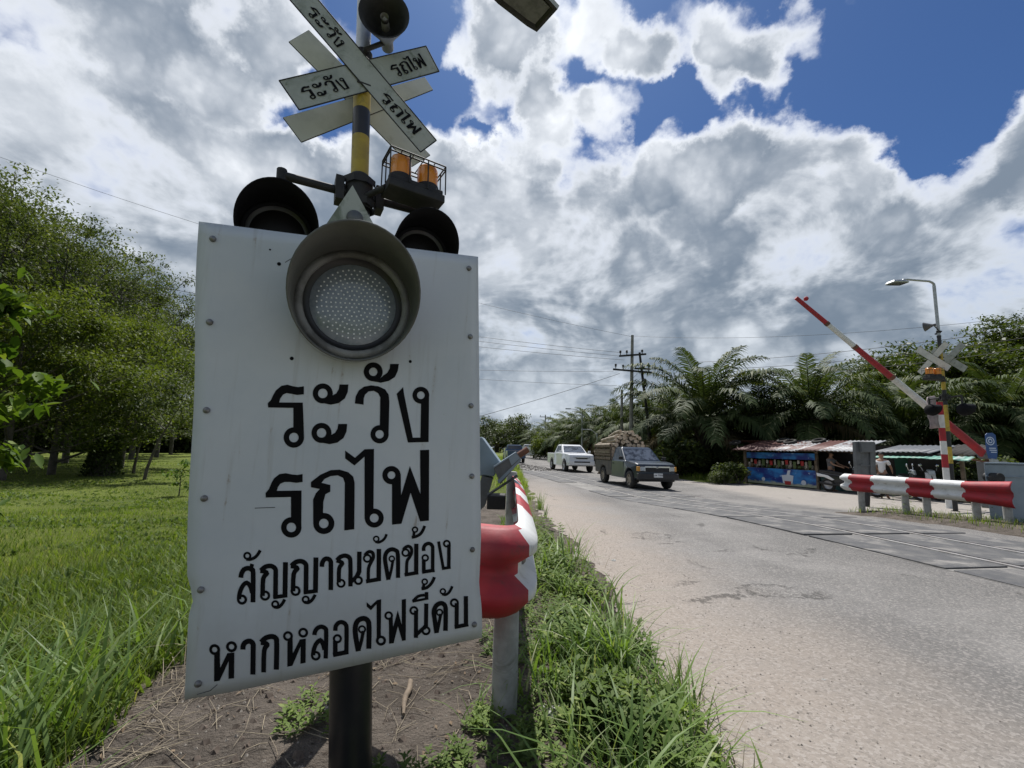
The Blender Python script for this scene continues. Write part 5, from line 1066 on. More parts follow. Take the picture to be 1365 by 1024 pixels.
for i, (px, of) in enumerate(((982, .7), (1047, 1.3), (1056, .95), (1095, 1.2))):
    p = along(px, of); t = (of+.75)/2.35; p.z = ze+(zr-ze)*t+.07; q = MB(); q.lathe([(.29, -.05), (.29, .05), (.22, .08), (.19, .04), (.19, -.04), (.22, -.07)], p, vN*-.35+up_, 22, closed=True)
    tag(q.build('old_tyre', K['tyre']), ['old tyre weighing down the left end of the rusty tin roof', 'old tyre nearest the ridge in the middle of the tin roof', 'old tyre low in the middle of the rusty tin roof', 'old tyre on the pale right half of the tin roof'][i], 'tyre', 'tyres on the stall roof')
for i in range(16):      # packets hanging from the eave
    px = 1003+i*5.2; p = along(px, -.02); p.z = ze-.42-.03*(i % 3); q = MB(); hw, hh2 = .05+.02*(i % 2), .10+.03*(i % 4); q.prism([p-u*hw, p+u*hw, p+u*hw*.9-up_*hh2*1.6, p-u*hw*.9-up_*hh2*1.6], vN*.02); q.tube([p, p+up_*.14], .004, 4)
    tag(q.build('snack_packet', K[('jarw', 'cupred', 'bag', 'jarg')[i % 4]], bevel=.004), 'small packet hanging from the eave of the blue fronted stall', 'snack packet', 'packets hanging in the stall')
# second stall: grey tin roof over a green striped awning, deep shade inside
b2 = along(1215, .4); st2 = thing('market_stall', b2, 'dark open stall with grey roof and green edged awning behind the guard rail', 'stall')
e2 = zat(1210, 611.5); e3 = zat(1210, 604); e4 = zat(1205, 594, 1.8)
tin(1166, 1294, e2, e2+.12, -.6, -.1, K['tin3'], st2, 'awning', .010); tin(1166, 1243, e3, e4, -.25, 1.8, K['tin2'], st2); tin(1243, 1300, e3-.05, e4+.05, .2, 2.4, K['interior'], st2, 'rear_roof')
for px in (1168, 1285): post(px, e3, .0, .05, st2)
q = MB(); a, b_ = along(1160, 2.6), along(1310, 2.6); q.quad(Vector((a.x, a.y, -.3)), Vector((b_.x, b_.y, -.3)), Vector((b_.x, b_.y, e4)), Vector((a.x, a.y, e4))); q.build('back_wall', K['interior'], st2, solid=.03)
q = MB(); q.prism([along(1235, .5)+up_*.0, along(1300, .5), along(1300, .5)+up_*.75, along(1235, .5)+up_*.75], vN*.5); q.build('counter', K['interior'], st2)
p = along(1203, 1.2); q = MB(); q.prism([p+u*-.22+up_*1.5, p+u*.22+up_*1.5, p+u*.20+up_*.55, p-u*.18+up_*.5], vN*.05); K['greencloth'] = mat('green_cloth', (.02, .10, .06), .8); q.build('hanging_cloth', K['greencloth'], st2)
for kx in (1150,):
    pass
# people and scooters in front of them
ua = math.atan2(u.y, u.x)
p = along(1126, -.75); p.z = float(base(p.y))+.01; scooter('black and white scooter parked at the rusty roofed stall, tail to the left', K['scootblack'], p, ua)
q_ = MB(); wv = p+u*-.82+up_*.66
p2 = along(1109, -.25); p2.z = float(base(p2.y)); person('person in grey shirt standing behind the black scooter', p2, ua, K['shirtgrey'], K['trous'], 1.0, 1.62)
p3 = along(1177, -1.5); p3.z = float(base(p3.y)); person('person in white shirt seen from behind, beyond the guard rail', p3, ua+rad(100), K['shirtwhite'], K['trous'], .6, 1.62)
p = along(1196, -1.5); p.z = float(base(p.y))+.01; scooter('dark scooter behind the middle of the far guard rail', K['scootblack'], p, ua+rad(8))
p = along(1228, .0); p.z = float(base(p.y))+.01; scooter('white scooter in the shade of the green edged awning', K['scootwhite'], p, ua+rad(-30))

# ------------------------------------------------------------------ utility poles and wires
K['polecon'] = mat('pole_concrete', (.24, .235, .22), .9, (.17, .165, .155), 4); K['wire'] = mat('wire', (.02, .02, .022), .6)
def utility_pole(label, px, pyt, Y, lean=0, r=.13, arms=(), extra=None, m_=None):
    t = AT(px, pyt, Y); b = Vector((t.x-lean, Y, float(hgt(t.x, Y)))); o = thing('utility_pole', b, label, 'utility pole', 'utility poles by the palms'); ax = t-b
    q = MB(); q.tube([b-Vector((0, 0, .4)), b.lerp(t, .5), t], [r*1.25, r, r*.75], 10); q.build('pole', m_ or K['polecon'], o)
    for (py, half, tilt, ins) in arms:
        f = (AT(px, py, Y).z-b.z)/ax.z; c = b.lerp(t, f); d = Vector((1, .15, tilt)).normalized(); q = MB(); q.box(c+Vector((0, -.14, 0)), (half*2, .10, .12), Matrix.Rotation(-tilt, 3, 'Y')); ca = q.build('cross_arm', K['blackdull'], o)
        for s in ins:
            q = MB(); q.lathe([(.03, 0), (.03, .12), (.09, .14), (.05, .2), (.09, .24), (.04, .32), (0, .32)], c+d*(half*s)+Vector((0, -.14, .05)), (0, 0, 1), 10); q.build('insulator', K['blackdull'], ca)
    if extra: extra(o, b, t)
    return o
def transformer(o, b, t):
    q = MB(); c = b.lerp(t, .70); q.lathe([(0, 0), (.16, .02), (.16, .55), (.1, .6), (0, .6)], c+Vector((-.05, -.28, 0)), (0, 0, 1), 12); q.box(b.lerp(t, .62)+Vector((0, -.2, 0)), (.5, .3, .2)); q.build('switch_box', K['blackdull'], o)
PY = 31
utility_pole('tall concrete utility pole with two cross arms above the log truck', 843, 447, PY, .25, .13, [(474, .95, .10, (-.95, -.45, .75)), (495, 1.35, -.06, (-.9, -.5, .5, .9))])
utility_pole('dark leaning utility pole with switch gear just right of the tall pole', 852.5, 470, PY+1, -.9, .11, [(492, .55, 0, (.9,))], transformer, K['blackdull'])
utility_pole('short bare concrete pole left of the tall utility pole', 829, 520, PY+2, .1, .12)
utility_pole('far utility pole with a small cross arm above the green bush', 727, 553, 95, 0, .14, [(556, 1.2, 0, (-.9, .9))])
def street_light(label, px, pyt, Y, arm, r=.07):
    t = AT(px, pyt, Y); b = Vector((t.x, Y, float(hgt(t.x, Y)))); o = thing('street_light', b, label, 'street light', 'street lights along the road'); q = MB(); q.tube([b-Vector((0, 0, .3)), t], [r*1.2, r*.8], 8); q.build('pole', K['steel'], o)
    q = MB(); q.tube([t-Vector((0, 0, .1)), t+Vector((arm*.5, 0, .3)), t+Vector((arm, 0, .35))], r*.5, 6); q.box(t+Vector((arm*1.15, 0, .33)), (.5, .18, .1)); q.build('light_head', K['steel'], o)
street_light('street light rising over the white pickup against the palms', 776, 550, 44, -1.2)
street_light('lower street light with short arm behind the log load', 796, 578, 40, -1.0)
random.seed(2)
def wire(pts, label, sag=.4, r=.014):
    a, b = pts; q = MB(); n = 14; L = []
    for i in range(n+1): t = i/n; p = a.lerp(b, t); p.z -= sag*4*t*(1-t); L.append(p)
    q.tube(L, r, 4); tag(q.build('power_line', K['wire']), label, 'power line', 'power lines')
def W(x0, y0, Y0, x1, y1, Y1, lb, sag=.4, r=.012): wire((AT(x0, y0, Y0), AT(x1, y1, Y1)), lb, sag, r)
W(-120, 166, 22, 843, 449, PY, 'highest thin power line running left from the pole top behind the board', 1.0, .009)
for i, (x0, y0, y1, sg, lb) in enumerate(((-150, 313, 470, .6, 'upper'), (-150, 325, 475, .6, 'second'), (-150, 343, 480, .6, 'third'))): W(x0, y0, 21, 826+i*3, y1, PY, lb+' of the three close power lines left of the cross arms', sg, .012)
for i, (y0, x1, y1, lb) in enumerate(((395, 822, 514, 'upper lower-tier'), (412, 818, 495, 'lower lower-tier'))): W(-150, y0, 24, x1, y1, PY, lb+' power line sagging left of the utility pole', 1.0, .010)
W(300, 640, 20, 826, 498, PY, 'thick service cable rising steeply from the left to the lower cross arm', .3, .016)
W(856, 484, PY, 1480, 420, 17, 'upper power line passing behind the raised barrier arm', .5); W(860, 492, PY, 1480, 432, 17, 'middle power line passing behind the raised barrier arm', .6); W(866, 500, PY, 1480, 446, 17, 'lower power line passing behind the raised barrier arm', .7)
W(843, 448, PY, 1480, 408, 18, 'highest thin power line running right from the pole top', .6, .008)
W(850, 498, PY, 800, 545, PY+6, 'stay wire slanting down from the cross arm to the palms', .1); W(854, 505, PY, 812, 542, PY+6, 'second stay wire slanting down from the cross arm to the palms', .1)

# ------------------------------------------------------------------ trees
LF = {'rub': leaf_mat('rubber_leaf', (.030, .048, .018), (.110, .140, .048), (.17, .19, .07), .36, .6, .5), 'lime': leaf_mat('lime_leaf', (.055, .085, .018), (.135, .172, .034), (.18, .20, .05), .4, .6, .6),
      'near': leaf_mat('glossy_leaf', (.05, .10, .016), (.12, .19, .03), (.20, .26, .05), .35, .6, 2.0, .15), 'palm': leaf_mat('palm_leaf', (.030, .050, .018), (.086, .118, .040), (.18, .19, .09), .22, .62, .4, .18),
      'hill': leaf_mat('hill_leaf', (.032, .050, .014), (.085, .115, .026), (.13, .15, .04), .3, .5, .12), 'bush': leaf_mat('bush_leaf', (.035, .06, .014), (.085, .125, .028), None, .35, .45, 1.0)}
def leaf_quads(C, N, size, rng, asp=.5, droop=.3, hexa=False):
    """rhombus leaves folded along the midrib: C centres (n,3), returns verts, quads"""
    n = len(C); th = rng.uniform(0, 2*np.pi, n); el = rng.normal(-droop, .45, n)
    d = np.stack([np.cos(th)*np.cos(el), np.sin(th)*np.cos(el), np.sin(el)], 1); s = np.stack([-np.sin(th), np.cos(th), rng.normal(0, .35, n)], 1); s /= np.linalg.norm(s, axis=1)[:, None]
    L = (size*rng.uniform(.65, 1.25, n))[:, None]; w_ = L*asp
    if hexa:        # six-point leaf in two halves, folded and drooping at the tip
        up = np.cross(d, s); up *= np.sign(up[:, 2:3]+1e-9); dn = np.array([0, 0, -1.])
        v = np.stack([C-d*L*.5, C-d*L*.15+s*w_*.5+up*L*.05, C+d*L*.2+s*w_*.42+up*L*.04+dn*L*.05, C+d*L*.5+dn*L*.16, C+d*L*.2-s*w_*.42+up*L*.04+dn*L*.05, C-d*L*.15-s*w_*.5+up*L*.05], 1).reshape(-1, 3); i = np.arange(n)*6
        return v, np.concatenate([np.stack([i, i+1, i+2, i+3], 1), np.stack([i, i+3, i+4, i+5], 1)])
    v = np.stack([C-d*L*.5, C+s*w_*.5-d*L*.08, C+d*L*.5+np.array([0, 0, -.1])*L, C-s*w_*.5-d*L*.08], 1).reshape(-1, 3)
    return v, np.arange(4*n).reshape(n, 4)
def tree_mesh(seed, H, clear, spread, nl, leaf, per, cl=.55, lean=0, crown_top=1.0, r0=.16, sub=4, droop=.3, asp=.5, hexa=False, top=0.0):
    rng = np.random.RandomState(seed); q = MB(); tr = []; 
    for i in range(9):
        t = i/8; tr.append(Vector((lean*t**1.5+rng.normal(0, .05)*H*.03*t*4, rng.normal(0, .05)*H*.03*t*4, -.25 if i == 0 else H*.86*t)))
    q.tube(tr, [r0*(1.15-.95*i/8) for i in range(9)], 9); C = []
    for b in range(nl):
        t = clear+(1-clear)*(b+.5)/nl*.98; i = min(7, int(t*8)); p = tr[i].lerp(tr[i+1], t*8-i); a = b*2.4+rng.uniform(-.5, .5); f = (t-clear)/(1-clear)
        ln = spread*(.55+.55*math.sin(math.pi*min(1, .18+.80*f)))*rng.uniform(.75, 1.15); el = .25+.8*f*crown_top+rng.uniform(-.15, .2)
        dv_ = Vector((math.cos(a)*math.cos(el), math.sin(a)*math.cos(el), math.sin(el))); e = p+dv_*ln+Vector((0, 0, .12*ln)); m_ = p.lerp(e, .5)+Vector((0, 0, -.05*ln)); rb = r0*.45*(1.1-.6*f)
        q.tube([p, m_, e], [rb, rb*.6, rb*.2], 5)
        for k_ in range(sub):
            g = rng.uniform(.35, 1.0); s0_ = (p.lerp(m_, g*2) if g < .5 else m_.lerp(e, g*2-1)); dd = Vector(rng.normal(0, 1, 3)); dd.z = abs(dd.z)*.5; e2 = s0_+(dd.normalized()*.8+dv_*.5).normalized()*spread*.36*rng.uniform(.6, 1.2)
            q.tube([s0_, e2], [rb*.3, rb*.1], 4, caps=False)
            n = int(per*rng.uniform(.6, 1.3)*(1-top*f)); cl2 = cl*rng.uniform(.6, 1.35); cc = np.array(e2)+rng.normal(0, 1, (n, 3))*np.array([cl2, cl2, cl2*.36]); C.append(cc)
            n2 = n//3; tt_ = rng.uniform(.3, 1, (n2, 1)); C.append(np.array(s0_)*(1-tt_)+np.array(e2)*tt_+rng.normal(0, cl*.4, (n2, 3)))
    C = np.concatenate(C); V, Fq = leaf_quads(C, None, leaf, rng, asp, droop, hexa)
    return q, V, Fq
def make_tree(name, label, cat, group, spec, lm, bark=None):
    q, V, Fq = tree_mesh(**spec); r = thing(name, (0, 0, 0), label, cat, group); q.build('trunk', bark or K['bark'], r, local=True); np_mesh('crown', V, Fq, lm, r); return r
def place(root, loc, rz, sc=1.0, label=None, first=False):
    o = root if first else copy_tree(root); o.location = loc; o.rotation_euler = (0, 0, rz); o.scale = (sc, sc, sc)
    if label: o['label'] = label
    return o
GR = 'tall trees along the left field edge'
rubs = [make_tree('rubber_tree', '', 'tree', GR, dict(seed=s, H=13.5, clear=cl_, spread=3.6, nl=20, leaf=.185, per=140, top=.80, cl=.40, lean=ln_, r0=.15, sub=6), LF['rub']) for s, cl_, ln_ in ((1, .15, .5), (2, .10, -.6), (3, .20, .3))]
lime = make_tree('shade_tree', 'bright yellow-green spreading tree low in front of the dark left tree row', 'tree', None, dict(seed=9, H=6.4, clear=.07, spread=3.4, nl=15, leaf=.155, per=200, cl=.5, r0=.13, sub=6, crown_top=.6), LF['lime'])
random.seed(8); used = [0, 0, 0]; cnt = 0
front = [(-40, 212, 17.5), (38, 224, 20), (92, 285, 23), (135, 318, 27), (185, 330, 31), (212, 350, 36), (238, 388, 42), (252, 418, 48)]
desc = ['leftmost tall lacy tree, cut by the photo edge', 'second tall lacy tree from the left edge', 'third lacy tree from the left, its top open against the sky', 'middle lacy tree of the left row', 'lacy tree left of the white board with open crown', 'lacy tree third left of the white board edge', 'lacy tree next to the last before the white board', 'last and farthest front tree beside the white board edge']
sky_x, sky_y = [-200]+[f_[0] for f_ in front], [150]+[f_[1] for f_ in front]
def plant(px, pyt, Y, lb, k):
    p = AT(px, pyt, Y); z = float(hgt(p.x, Y)); o = place(rubs[k], (p.x, Y, z-.05), random.uniform(0, 6.28), (p.z-z)/14.0, lb, used[k] == 0); used[k] += 1; return o
for i, (px, pyt, Y) in enumerate(front): plant(px, pyt, Y, desc[i], i % 3)
back = []
for row, (Ya, Yb, off, dn) in enumerate(((28, 62, 0, 26), (35, 72, 20, 46), (44, 84, 8, 60))):
    for i in range(9): px = -70+off+i*38+random.uniform(-8, 8); back.append((px, float(np.interp(px, sky_x, sky_y))+dn+random.uniform(-8, 14), Ya+(Yb-Ya)*i/8+random.uniform(-1, 1)))
for px, pyt, Y in back: plant(px, pyt, Y, 'lacy tree deep in the dark rows behind the front trees of the left field', random.randrange(3))
for i, (px, Y, sc) in enumerate(((75, 19.5, 1.0), (165, 24, 1.05), (10, 17, .95))):
    p = AT(px, 590, Y); place(lime, (p.x, Y, float(hgt(p.x, Y))-.05), i*2.1, sc, ['yellow-green spreading tree low in the middle of the left tree row', 'yellow-green spreading tree closer to the white board', 'yellow-green spreading tree near the left photo edge'][i], i == 0)
# vine-covered stump and two bent saplings at the grove's edge
p = GS(137, 628); z = float(hgt(p.x, p.y)); stp = thing('overgrown_stump', (p.x, p.y, z), 'dark stump swallowed by creepers standing in front of the left trees', 'stump')
q = MB(); q.tube([(p.x, p.y, z-.2), (p.x-.05, p.y, z+.7), (p.x+.1, p.y, z+1.5)], [.45, .36, .22], 10); q.build('trunk', K['bark'], stp)
rg = np.random.RandomState(4); n = 2600; a_ = rg.uniform(0, 6.28, n); hh_ = rg.uniform(0, 1, n)**.8; rr_ = (.75-.35*hh_)*np.sqrt(rg.uniform(.3, 1, n)); C = np.stack([rr_*np.cos(a_), rr_*np.sin(a_), hh_*1.75], 1); V, Fq = leaf_quads(C, None, .16, rg, .6, .5); np_mesh('creeper', V, Fq, LF['rub'], stp)
for px, py, hh2, ln_, lb in ((193, 632, 3.6, 1.1, 'thin bent sapling leaning right in front of the left tree row'), (178, 626, 3.2, .4, 'thin straight sapling beside the bent one at the left tree row')):
    p = GS(px, py); t_ = make_tree('sapling', lb, 'sapling', None, dict(seed=int(px), H=hh2, clear=.55, spread=1.3, nl=6, leaf=.17, per=40, cl=.3, lean=ln_, r0=.06, sub=4), LF['rub']); t_.location = (p.x, p.y, float(hgt(p.x, p.y)))
p = GS(240, 648); t_ = make_tree('young_plant', 'young bright green plant standing in the grass beside the white board', 'plant', None, dict(seed=31, H=.9, clear=.2, spread=.42, nl=7, leaf=.16, per=8, cl=.10, r0=.018, sub=3), LF['near']); t_.location = (p.x, p.y, float(hgt(p.x, p.y)))
# leafy tree at the left edge of the photo, its branches hanging into view
px_, Yn = -128, 4.6; p = AT(px_, 600, Yn); nt = make_tree('leafy_tree', 'near broad-leaved tree whose bright branches hang in at the left photo edge', 'tree', None, dict(seed=21, H=3.1, clear=.14, spread=.72, nl=20, leaf=.19, per=20, cl=.15, r0=.05, sub=6, droop=.6, asp=.5, hexa=True), LF['near']); nt.location = (p.x-.10, Yn, float(hgt(p.x, Yn)))

# oil palms: stout trunk, long arching fronds with drooping leaflets
def palm_mesh(seed, th, fl, nf):
    rng = np.random.RandomState(seed); q = MB(); q.tube([(0, 0, -.3), (.05, 0, th*.5), (.0, .05, th)], [.42, .36, .40], 12)
    for i in range(60):          # old frond bases
        a = i*2.4; z = th*(.1+.9*i/60); q.tube([(.33*math.cos(a), .33*math.sin(a), z), (.56*math.cos(a), .56*math.sin(a), z+.32)], [.08, .05], 5)
    V = []; F = []; V2 = []; F2 = []; rach = MB(); b = 0; b2 = 0
    for i in range(nf):
        a = i*2.39996+rng.uniform(-.1, .1); f = i/nf; el = 1.46-1.62*f**.95+rng.uniform(-.1, .1); L = fl*(.78+.3*math.sin(math.pi*min(1, .25+f*.7)))*rng.uniform(.92, 1.06); dr = rng.uniform(.40, .62)
        P_ = []; ang = el; p = np.array([.15*math.cos(a), .15*math.sin(a), th-.05+.25*(1-f)]); n = 20; st_ = L/n
        for j in range(n+1):
            P_.append(p.copy()); ang -= (dr*2.6/n)*(.35+1.3*j/n)*(1.15 if el > .3 else .85); p = p+st_*np.array([math.cos(a)*math.cos(ang), math.sin(a)*math.cos(ang), math.sin(ang)])
        P_ = np.array(P_); rach.tube(P_[::4], [.045, .036, .026, .018, .012, .006][:len(P_[::4])], 4, caps=False)
        side = np.array([-math.sin(a), math.cos(a), 0]); roll = rng.uniform(-.5, .5)
        m_ = 58
        for s in (-1, 1):
            t = np.linspace(.14, 1, m_)*n*.999; k_ = t.astype(int); w_ = (t-k_)[:, None]; o = P_[k_]*(1-w_)+P_[np.minimum(k_+1, n)]*w_; tg = P_[np.minimum(k_+1, n)]-P_[np.maximum(k_, 0)]; tg /= np.linalg.norm(tg, axis=1)[:, None]
            up = np.cross(np.tile(side, (m_, 1)), tg)*-1; up *= np.sign(up[:, 2:3]+1e-6); tp = np.linspace(.14, 1, m_)
            ll = (fl*.185*np.sin(np.pi*np.clip(.16+.80*tp, 0, 1))**.6*rng.uniform(.8, 1.15, m_))[:, None]
            lift = rng.uniform(-.25, .55, m_)[:, None]+roll*s*.5
            d = side*s*.82+tg*.62+up*lift*.55; d /= np.linalg.norm(d, axis=1)[:, None]; wd = np.cross(d, up); wd /= np.linalg.norm(wd, axis=1)[:, None]; wd = wd*(.023*fl/4.5+.010)
            mid = o+d*ll*.55+np.array([0, 0, -.04])*ll; dn = rng.uniform(.35, 1.25, m_)[:, None]; tip = o+d*ll*.92+np.array([0, 0, -1.])*ll*dn*.5
            v = np.stack([o-wd*.6, o+wd*.6, mid-wd, mid+wd, tip-wd*.15, tip+wd*.15], 1).reshape(-1, 3); dead = f > .87; (V2 if dead else V).append(v); ii = (b2 if dead else b)+np.arange(m_)*6
            if dead: b2 += m_*6
            else: b += m_*6
            (F2 if dead else F).append(np.stack([ii, ii+1, ii+3, ii+2], 1)); (F2 if dead else F).append(np.stack([ii+2, ii+3, ii+5, ii+4], 1))
    return q, rach, np.concatenate(V), np.concatenate(F), np.concatenate(V2), np.concatenate(F2)
palms = []; DEADM = leaf_mat('dead_palm_leaf', (.07, .055, .03), (.16, .13, .075), None, .25, .8, .8, .1)
for s, th, fl, nf in ((1, 2.6, 5.0, 44), (2, 3.3, 4.7, 40), (3, 2.0, 5.2, 46)):
    q, rc, V, Fq, Vd, Fd = palm_mesh(s, th, fl, nf); r = thing('oil_palm', (0, 0, 0), '', 'palm tree', 'oil palms beyond the road'); q.build('trunk', K['palmbark'], r, local=True); cr_ = np_mesh('crown', V, Fq, LF['palm'], r); n_ = 58*2*6; n_f = len(Vd)//n_; [np_mesh('dead_frond', Vd[j*n_:(j+1)*n_], np.concatenate([Fd[(Fd >= j*n_).all(1) & (Fd < (j+1)*n_).all(1)]])-j*n_, DEADM, r) for j in range(n_f)]; rc.build('frond_stem', LF['palm'], cr_, local=True); palms.append([r, 0, th+fl*.80])
def palm(px, pyt, Y, k, lb, rot):
    q = AT(px, pyt, Y); z = float(hgt(q.x, Y)); sc = (q.z-z)/palms[k][2]; o = place(palms[k][0], (q.x, Y, z-.05), rot, sc, lb, palms[k][1] == 0); palms[k][1] += 1
random.seed(12)
for i, (px, pyt, Y, k, lb) in enumerate(((936, 466, 29, 0, 'large oil palm rising right of the utility poles'), (1075, 470, 26, 1, 'large oil palm with heavy crown above the rusty tin roof'), (1010, 500, 30, 2, 'oil palm between the two largest palms'), (1195, 487, 26, 0, 'oil palm crossed by the white part of the barrier arm'),
        (1330, 478, 25, 1, 'oil palm behind the grey barrier cabinet at the right edge'), (1262, 500, 28, 2, 'oil palm right behind the far crossbuck mast'), (1430, 500, 24, 0, 'oil palm cut by the right photo edge'), (880, 510, 37, 2, 'oil palm directly right of the leaning dark pole'),
        (822, 528, 44, 1, 'mid-distance oil palm left of the tall utility pole'), (790, 540, 52, 0, 'mid-distance oil palm above the white pickup'), (768, 548, 60, 2, 'mid-distance oil palm with raised crown near the green bush'))): palm(px, pyt, Y, k, lb, random.uniform(0, 6.28))
deep = [(850, 500, 52), (905, 492, 48), (975, 497, 40), (1045, 492, 38), (1120, 494, 36), (1155, 492, 40), (1225, 494, 36), (1295, 486, 36), (1370, 478, 34), (1000, 505, 50), (1090, 500, 48), (1180, 500, 48), (1280, 500, 50), (1420, 480, 44), (920, 508, 60), (845, 530, 62)]
for i, (px, pyt, Y) in enumerate(deep): palm(px, pyt+34, Y, i % 3, 'oil palm deep in the shaded plantation behind the front palms', random.uniform(0, 6.28))
for i, (px, pyt, Y) in enumerate(((748, 557, 80), (735, 561, 95), (720, 566, 115), (705, 567, 130), (692, 566, 150), (678, 566, 160), (755, 553, 70), (664, 565, 150))): palm(px, pyt, Y, i % 3, 'small far oil palm in the line where the road disappears', random.uniform(0, 6.28))
# dense growth: bushes below the palms, the round lime bush by the road, trees on the hill
def bush_mesh(seed, R, H, n, leaf, lobes=7):
    rng = np.random.RandomState(seed); C = []
    for i in range(lobes):
        c = np.array([rng.uniform(-.6, .6)*R, rng.uniform(-.6, .6)*R, H*rng.uniform(.3, .72)]); r = rng.uniform(.35, .6); d = rng.normal(0, 1, (n//lobes, 3)); d /= np.linalg.norm(d, axis=1)[:, None]
        C.append(c+d*np.array([R*r, R*r, H*r*.6])*rng.uniform(.45, 1.08, (len(d), 1))**.6)
    C = np.concatenate(C); C = C[C[:, 2] > .02]; return leaf_quads(C, None, leaf, rng, .6, .3)
def bush(name, label, cat, group, seed, R, H, n, leaf, lm):
    r = thing(name, (0, 0, 0), label, cat, group); V, Fq = bush_mesh(seed, R, H, n, leaf); np_mesh('foliage', V, Fq, lm, r); q = MB(); rg = random.Random(seed)
    for i in range(6): a = rg.uniform(0, 6.28); q.tube([(0, 0, -.1), (.3*R*math.cos(a), .3*R*math.sin(a), H*.35), (.6*R*math.cos(a), .6*R*math.sin(a), H*.6)], [.05*H/2, .03*H/2, .01*H/2], 5)
    q.build('stem', K['bark'], r, local=True); return r
gb = bush('undergrowth_bush', 'low dark bush closing the view deep behind the left tree trunks', 'bush', 'bushes deep in the left grove', 16, 2.6, 3.4, 1800, .42, LF['rub']); first = True
random.seed(14)
for i in range(34):
    px = -120+i*12; Y = random.uniform(52, 85)*(1 if px > 0 else .8); p = AT(px, 600, Y); place(gb, (p.x, Y, float(hgt(p.x, Y))-.1), random.uniform(0, 6), random.uniform(1.3, 2.0), None, first); first = False
p = AT(731, 600, 62); b_ = bush('round_bush', 'round bright green bush at the roadside left of the white pickup', 'bush', None, 5, 2.7, 4.2, 4200, .34, LF['lime']); b_.location = (p.x, 62, float(hgt(p.x, 62)))
ub = bush('undergrowth_bush', 'low dark bush growing in the shade under the palms', 'bush', 'bushes under the palms', 6, 1.7, 1.9, 2200, .22, LF['rub']); first = True
random.seed(3)
for i in range(34):
    if i < 20: px = 860+i*26+random.uniform(-8, 8); Y = random.uniform(25.5, 33)
    else: px = random.uniform(850, 1400); Y = random.uniform(36, 44)
    p = AT(px, 600, Y); place(ub, (p.x, Y, float(hgt(p.x, Y))-.1), random.uniform(0, 6), random.uniform(.7, 1.5), None, first); first = False
for i, (px, Y, sc) in enumerate(((966, 21.5, .38), (984, 22.0, .62), (1343, 17, .9), (1300, 16.5, .6))):
    p = AT(px, 600, Y); o = copy_tree(ub); o.location = (p.x, Y, float(hgt(p.x, Y))-.05); o.scale = (sc,)*3; o['label'] = ['leafy bush touching the left end of the rusty roofed stall', 'taller leafy bush behind the left post of the tin roofed stall', 'leafy bush under the blue round-emblem notice', 'small leafy bush beside the green edged awning'][i]; o['group'] = 'bushes beside the stalls'
ht = [make_tree('forest_tree', 'rounded forest tree on the green hill behind the palms', 'tree', 'trees on the wooded hill', dict(seed=s, H=11, clear=.18, spread=4.6, nl=13, leaf=.62, per=34, cl=1.1, r0=.22, sub=5), LF['hill']) for s in (41, 42)]
u2 = [0, 0]; random.seed(21)
for i in range(120):
    if i < 90: x = random.uniform(52, 150); y = random.uniform(34, 110)
    else: x = random.uniform(34, 70); y = random.uniform(60, 100)
    if x/y < .78: continue
    z = float(hgt(x, y)); k_ = i % 2; place(ht[k_], (x, y, z-.4), random.uniform(0, 6), random.uniform(.75, 1.15) if i < 90 else random.uniform(.9, 1.2), None, u2[k_] == 0); u2[k_] += 1
fr_ = MB()
ft_ = [make_tree('far_tree', 'far green tree left of where the road disappears', 'tree', 'far trees at the end of the road', dict(seed=51, H=9, clear=.15, spread=4.2, nl=11, leaf=.6, per=26, cl=1.0, r0=.2, sub=5), LF['hill'])]
random.seed(6); first = True
for i in range(22):
    px = 640+i*3.4-20; Y = 150+random.uniform(-20, 60)
    p = AT(px, 590, Y); place(ft_[0], (p.x, Y, float(hgt(p.x, Y))-.2), random.uniform(0, 6), random.uniform(.75, 1.1), None, first); first = False

# ------------------------------------------------------------------ grass, weeds, litter
def blades(P, H, W_, rng, lean=.5, curl=.6, seg=3):
    n = len(P); a = rng.uniform(0, 2*np.pi, n); d = np.stack([np.cos(a), np.sin(a), np.zeros(n)], 1); s = np.stack([-np.sin(a), np.cos(a), np.zeros(n)], 1); s = s*np.cos(.5)+np.stack([np.zeros(n)]*2+[np.ones(n)*.0], 1)
    le_ = (lean*rng.uniform(.2, 1.2, n))[:, None]; cu = (curl*rng.uniform(.2, 1.4, n))[:, None]; V = []
    for j in range(seg+1):
        t = j/seg; c = P+np.array([0, 0, 1.])*(H[:, None]*(t-.28*cu*t*t*t))+d*(H[:, None]*(le_*t*.6+cu*t*t*.55)); w_ = (W_*(1-t**1.6)*.5+.0006)[:, None]; V += [c-s*w_, c+s*w_]
    V = np.stack(V, 1).reshape(-1, 3); k_ = 2*(seg+1); i0 = np.arange(n)*k_; return V, np.concatenate([np.stack([i0+2*j, i0+2*j+1, i0+2*j+3, i0+2*j+2], 1) for j in range(seg)])
GM = leaf_mat('grass_blade', (.090, .148, .022), (.245, .325, .054), (.40, .38, .18), .42, .6, .9, .2); GM2 = leaf_mat('tall_grass_blade', (.085, .155, .036), (.22, .32, .085), (.42, .44, .27), .35, .5, 1.5, .3); WM = leaf_mat('weed_leaf', (.07, .115, .026), (.165, .235, .058), (.25, .30, .10), .35, .6, 3.0, .18); STR = mat('dry_straw', (.33, .28, .20), .9, (.22, .18, .13), 9)
